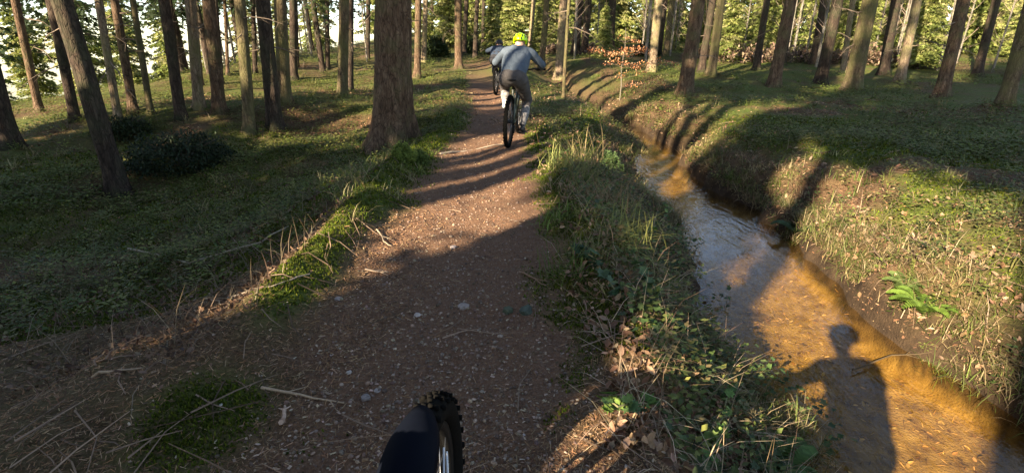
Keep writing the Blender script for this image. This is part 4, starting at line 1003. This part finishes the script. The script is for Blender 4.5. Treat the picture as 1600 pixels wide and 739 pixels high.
tussock(965, 372, .36, 150, 'drooping bleached tussock nearest the water, lower of the two big ones', STRAW, 43, .8, sp=.14)
tussock(875, 262, .32, 110, 'green and straw tussock just above the sun beam at the trail edge', GREEN + STRAW, 44, .4, sp=.10)
tussock(915, 262, .48, 60, 'thin upright dry stalks behind the straw tussocks', STRAW, 45, .22, sp=.14)
tussock(1140, 283, .20, 60, 'small bright green tuft on the far creek bank', GREEN, 46, .6, sp=.03)
tussock(900, 430, .28, 90, 'green tuft at the shaded trail edge below the tussocks', GREEN, 47, .6, sp=.10)
tussock(868, 350, .22, 80, 'short green tuft at the trail edge beside the sun beam', GREEN, 48, .5, sp=.08)
# fern fronds on the right bank
def fern(px, py, n, l, label, seed, pal):
    r = np.random.default_rng(seed); x, y, t = G(px, py); e = thing('fern', label, 'fern', (x, y, hz(x, y)))
    for i in range(n):
        p = Pile(); c = np.array(pal[i % len(pal)]); L_ = l * r.uniform(.7, 1.1)
        for k in range(16):
            t_ = (k + 1) / 16; yy = L_ * t_; zz = .55 * L_ * math.sin(t_ * 2.4); w = .30 * L_ * math.sin(math.pi * (.12 + .88 * (1 - t_))) ** .8 + .01
            for q in (-1, 1): p.add([(0, yy, zz), (q * w, yy + w * .35, zz - w * .25), (q * w * .5, yy + w * .45, zz), (q * w * .5, yy - .02, zz - .01)], [(0, 3, 1), (0, 1, 2)], c * r.uniform(.8, 1.2))
        o = obj('frond', p.mesh('frond', M['leaf']), e); o.rotation_euler = (0, 0, i * 6.28 / n + r.uniform(-.3, .3))
fern(1440, 488, 9, .22, 'bright green fern at the water edge on the right bank', 51, [(.10, .17, .03), (.14, .22, .04)])
fern(1412, 450, 6, .17, 'smaller fern above the bright one on the right bank', 52, [(.12, .17, .05)])
fern(1242, 365, 5, .26, 'small dark fern hanging over the shaded water', 53, [(.04, .08, .03)])
fern(1215, 740, 6, .22, 'small green fern low on the near creek bank', 54, [(.08, .15, .04)])
# bramble canes on the shoulder
def bramble(pts_px, h_, label, seed, pal, nl=26, lf=.045):
    r = np.random.default_rng(seed); pts = []
    for i, (px, py) in enumerate(pts_px):
        x, y, t = G(px, py); pts.append((x, y, max(hz(x, y), WATER) + h_ * math.sin(math.pi * (i + .3) / len(pts_px)) + .03))
    o0 = np.array(pts[0]); P = [np.array(q) - o0 for q in pts]; Q = []
    for a, b in zip(P[:-1], P[1:]): Q += [a + (b - a) * t for t in np.linspace(0, 1, 5)[:-1]]
    Q.append(P[-1]); Q = [q + r.normal(0, .006, 3) for q in Q]
    e = thing('bramble', label, 'bramble', tuple(o0)); p = Pile(); p.add(*tube(Q, [.0045] * len(Q), 5), (.22, .20, .10)); obj('cane', p.mesh('cane', M['wood']), e)
    shared = []
    for i in range(4):
        p = Pile()
        for a in (-1.0, 0, 1.0): 
            p.many(*IVY, np.array([(0, 0, 0.)]), rotz(np.array([a])) @ rotx(np.array([.15])), np.array([1.0]), np.array([pal[i % len(pal)]]) * r.uniform(.8, 1.2))
        shared.append(p.mesh('leaf', M['leaf']))
    for i in range(nl):
        q = Q[r.integers(1, len(Q))]; o = obj('leaf', shared[r.integers(0, 4)], e, tuple(q + r.normal(0, .012, 3))); s_ = lf * r.uniform(.6, 1.2); o.scale = (s_, s_, s_)
        o.rotation_euler = (r.uniform(-.7, .9), r.uniform(-.6, .6), r.uniform(0, 6.28))
BR = [(.10, .20, .04), (.06, .13, .03), (.16, .24, .06), (.08, .15, .05)]
bramble([(1150, 600), (1132, 640), (1128, 680), (1105, 738)], .12, 'bramble cane with bright green leaves trailing to the bottom edge', 61, BR)
bramble([(985, 400), (1000, 460), (1030, 520), (1080, 560)], .14, 'bramble cane arching down the shoulder below the tussocks', 62, [(.05, .10, .035), (.035, .07, .03), (.08, .13, .05), (.05, .09, .03)], 30, .05)
bramble([(900, 400), (930, 440), (960, 480)], .10, 'dark leaved bramble at the trail edge right of the mossy stones', 63, [(.05, .11, .045), (.04, .08, .04), (.07, .12, .06), (.05, .09, .04)], 26, .06)
bramble([(940, 640), (965, 668), (1010, 655)], .08, 'low bramble with light green leaves beside the trail bottom', 64, BR, 20, .05)
bramble([(1030, 330), (1050, 345), (1015, 380)], .14, 'bramble twig with green leaves reaching over the water', 65, BR, 14, .05)
# sticks
def stick(pts_px, r0, label, col, seed, group=None, up=.012, z_=None, name='stick'):
    r = np.random.default_rng(seed); P = []
    for px, py in pts_px:
        x, y, t = G(px, py); P.append(np.array((x, y, (max(hz(x, y), WATER + .01) if z_ is None else z_) + up)))
    Q = []
    for a, b in zip(P[:-1], P[1:]): Q += [a + (b - a) * t + r.normal(0, r0 * .7, 3) for t in np.linspace(0, 1, 4)[:-1]]
    Q.append(P[-1]); o0 = Q[0].copy(); Q = [q - o0 for q in Q]; p = Pile(); p.add(*tube(Q, list(np.linspace(r0, r0 * .45, len(Q))), 6), np.array(col))
    for i in range(2):
        k = r.integers(1, len(Q) - 1) if len(Q) > 2 else 1; d = Q[min(k + 1, len(Q) - 1)] - Q[k - 1]; ll = np.linalg.norm(d); d = d / ll; s_ = np.cross(d, (0, 0, 1)) * (1 if r.random() < .5 else -1)
        p.add(*tube([Q[k], Q[k] + (d * .7 + s_ * .6) * min(.09, ll)], [r0 * .5, r0 * .2], 4), np.array(col))
    tag(obj(name, p.mesh(name, M['wood']), None, tuple(o0)), label, 'stick', group)
PALE = (.40, .29, .19)
stick([(408, 611), (470, 622), (538, 633)], .0075, 'long straight pale stick lying left of the front tyre', PALE, 1)
stick([(146, 592), (185, 583), (222, 579)], .008, 'pale stick at the left edge above the moss patch', PALE, 2)
stick([(322, 468), (340, 473), (353, 484)], .006, 'short bent pale stick in the brown shade on the left', PALE, 3)
stick([(572, 425), (606, 427)], .007, 'short straight stick just below the sun beam on the trail', (.42, .31, .22), 4)
stick([(812, 427), (832, 436), (853, 449)], .007, 'thin brown stick slanting at the right trail edge', (.30, .18, .11), 5)
stick([(1100, 575), (1118, 567), (1132, 560)], .010, 'sunlit orange stick end on the creek shoulder', (.55, .34, .2), 6)
stick([(1318, 628), (1380, 598), (1452, 560)], .006, 'dark branch lying in the golden shallow water', (.10, .07, .04), 7, up=.02)
stick([(360, 466), (420, 452), (485, 432)], .009, 'grey stick running beside the moss berm', (.34, .27, .2), 8)
stick([(205, 402), (300, 418), (410, 385), (452, 360)], .012, 'long fallen branch at the edge of the hollow', (.36, .30, .22), 9, up=.04)
stick([(590, 362), (600, 380), (612, 388)], .006, 'forked twig poking out of the moss by the sun beam', (.40, .31, .22), 10, up=.02)
stick([(1080, 540), (1110, 546), (1150, 552)], .006, 'uppermost of the sunlit reddish stalks on the shoulder', (.50, .27, .16), 11, up=.06)
stick([(1075, 552), (1105, 548), (1140, 560)], .006, 'second of the sunlit reddish stalks on the shoulder', (.45, .24, .14), 12, up=.07)
stick([(640, 705), (668, 690), (690, 672)], .004, 'thin twig right beside the mudguard', (.33, .25, .18), 14)
stick([(690, 241), (735, 235), (788, 226)], .018, 'pale root crossing the trail behind the first cyclist', (.36, .29, .22), 15, up=-.002, name='tree_root')
stick([(1380, 372), (1400, 392), (1440, 408), (1475, 440)], .014, 'long exposed root running down the lit right bank', (.20, .14, .10), 16, up=.03, name='tree_root')
stick([(1350, 372), (1362, 392), (1385, 420)], .011, 'forked root left of the long one on the right bank', (.22, .15, .10), 17, up=.03, name='tree_root')
stick([(1410, 378), (1440, 386), (1456, 396)], .010, 'upper exposed root at the right edge of the photo', (.24, .17, .12), 18, up=.04, name='tree_root')
stick([(440, 668), (445, 652), (446, 638)], .011, 'piece of pale bark standing left of the front tyre', (.46, .32, .24), 19, name='bark_piece')
# stones
SM = []
for i in range(6):
    r = np.random.default_rng(700 + i); V = ICO2[0] * (1 + .42 * (r.random((len(ICO2[0]), 1)) - .5)) * r.uniform(.7, 1.2, 3); V[:, 2] = np.clip(V[:, 2] * .75, -.4, .42)
    SM.append((V, ICO2[1]))
def stone(px, py, wpx, col, label, k, group=None, flat=.7):
    x, y, t = G(px, py); r0 = wpx / F * t / 2 * .95; V, Fc = SM[k % 6]
    o = obj('stone', mesh_np('stone', V * r0 * np.array([1, .8, flat]), Fc, M['stone'], np.array(col), False), None, (x, y, hz(x, y) + r0 * .02)); o.rotation_euler = (0, 0, k * 1.3); tag(o, label, 'stone', group)
stone(793, 487, 24, (.085, .10, .06), 'left and smaller of two mossy green stones on the trail', 0, None, 1.2)
stone(822, 487, 36, (.07, .09, .065), 'right and bigger of two mossy green stones on the trail', 1, None, 1.0)
stone(725, 481, 26, (.32, .26, .22), 'pale flat stone left of the two mossy ones', 2)
stone(590, 702, 20, (.36, .30, .30), 'greyish angular stone left of the mudguard', 3)
stone(652, 492, 12, (.50, .42, .36), 'light stone in the middle of the shaded trail', 4)
stone(520, 556, 12, (.55, .46, .40), 'whitish stone in the gravel left of centre', 5)
stone(545, 583, 13, (.42, .36, .31), 'grey stone below the whitish one in the gravel', 0)
stone(590, 610, 18, (.30, .25, .22), 'flat brown-grey stone just left of the front tyre', 1)
stone(572, 622, 20, (.26, .22, .20), 'darkest flat stone just left of the front tyre', 2)
stone(708, 387, 14, (.40, .33, .30), 'stone in the shade edge below the sun beam', 3)
stone(527, 468, 14, (.34, .28, .25), 'stone beside the moss berm on the trail', 4)
stone(818, 680, 9, (.50, .44, .42), 'small white stone right of the front tyre', 5)
stone(345, 633, 8, (.60, .56, .48), 'tiny cream stone on the moss patch', 0)
rs = random.Random(5)
for i in range(60):
    px, py = rs.gauss(600, 90), rs.uniform(440, 735)
    if px > 860 or px < 400: continue
    stone(px, py, rs.uniform(5, 10), [(.28, .20, .155), (.36, .27, .20), (.20, .14, .11)][i % 3], 'small stone among the gravel in the middle of the trail', i, 'small stones in the trail gravel')
for i in range(14):
    px, py = rs.uniform(620, 820), rs.uniform(270, 430)
    stone(px, py, rs.uniform(4, 7), [(.28, .20, .155), (.36, .27, .20), (.20, .14, .11)][i % 3], 'small stone on the trail farther up towards the cyclist', i, 'small stones farther up the trail')
# thin pale stems far back
BT = [trunk_mesh('trunk', .05, 9, 800 + i, mat('pale_birch_bark_%d' % i, bark_m((.24, .21, .17), (.42, .38, .32), (.25, .27, .12), .1)), (random.uniform(-.03, .03), 0), 7, .2) for i in range(2)]
BC = []
for i in range(2):
    r = np.random.default_rng(820 + i); p = Pile()
    for k in range(60):
        z0_ = r.uniform(1, 8); a = r.uniform(0, 6.28); l = r.uniform(.5, 1.3) * (1.2 - z0_ / 10); q = np.array((0, 0, z0_)); d = np.array((math.cos(a) * .7, math.sin(a) * .7, .7))
        p.add(*tube([q, q + d * l * .5, q + d * l + (0, 0, .1)], [.012, .008, .003], 3, False), (.30, .22, .17))
    BC.append(p.mesh('twiggy_crown', M['wood']))
for i in range(60):
    d = rs.uniform(26, 40); a = R(rs.choice([rs.uniform(4, 46), rs.uniform(12, 42), rs.uniform(-30, -14)])); x, y = d * math.sin(a), d * math.cos(a)
    e = thing('birch_sapling', 'thin pale leafless birch stem among the background conifers', 'birch', (x, y, hz(x, y)), 'thin pale birches in the background')
    s_ = rs.uniform(.7, 1.2)
    for nm, mm in (('trunk', BT[i % 2]), ('crown', BC[i % 2])):
        o = obj(nm, mm, e); o.scale = (s_, s_, s_); o.rotation_euler = (0, 0, i)

#EXTRA4
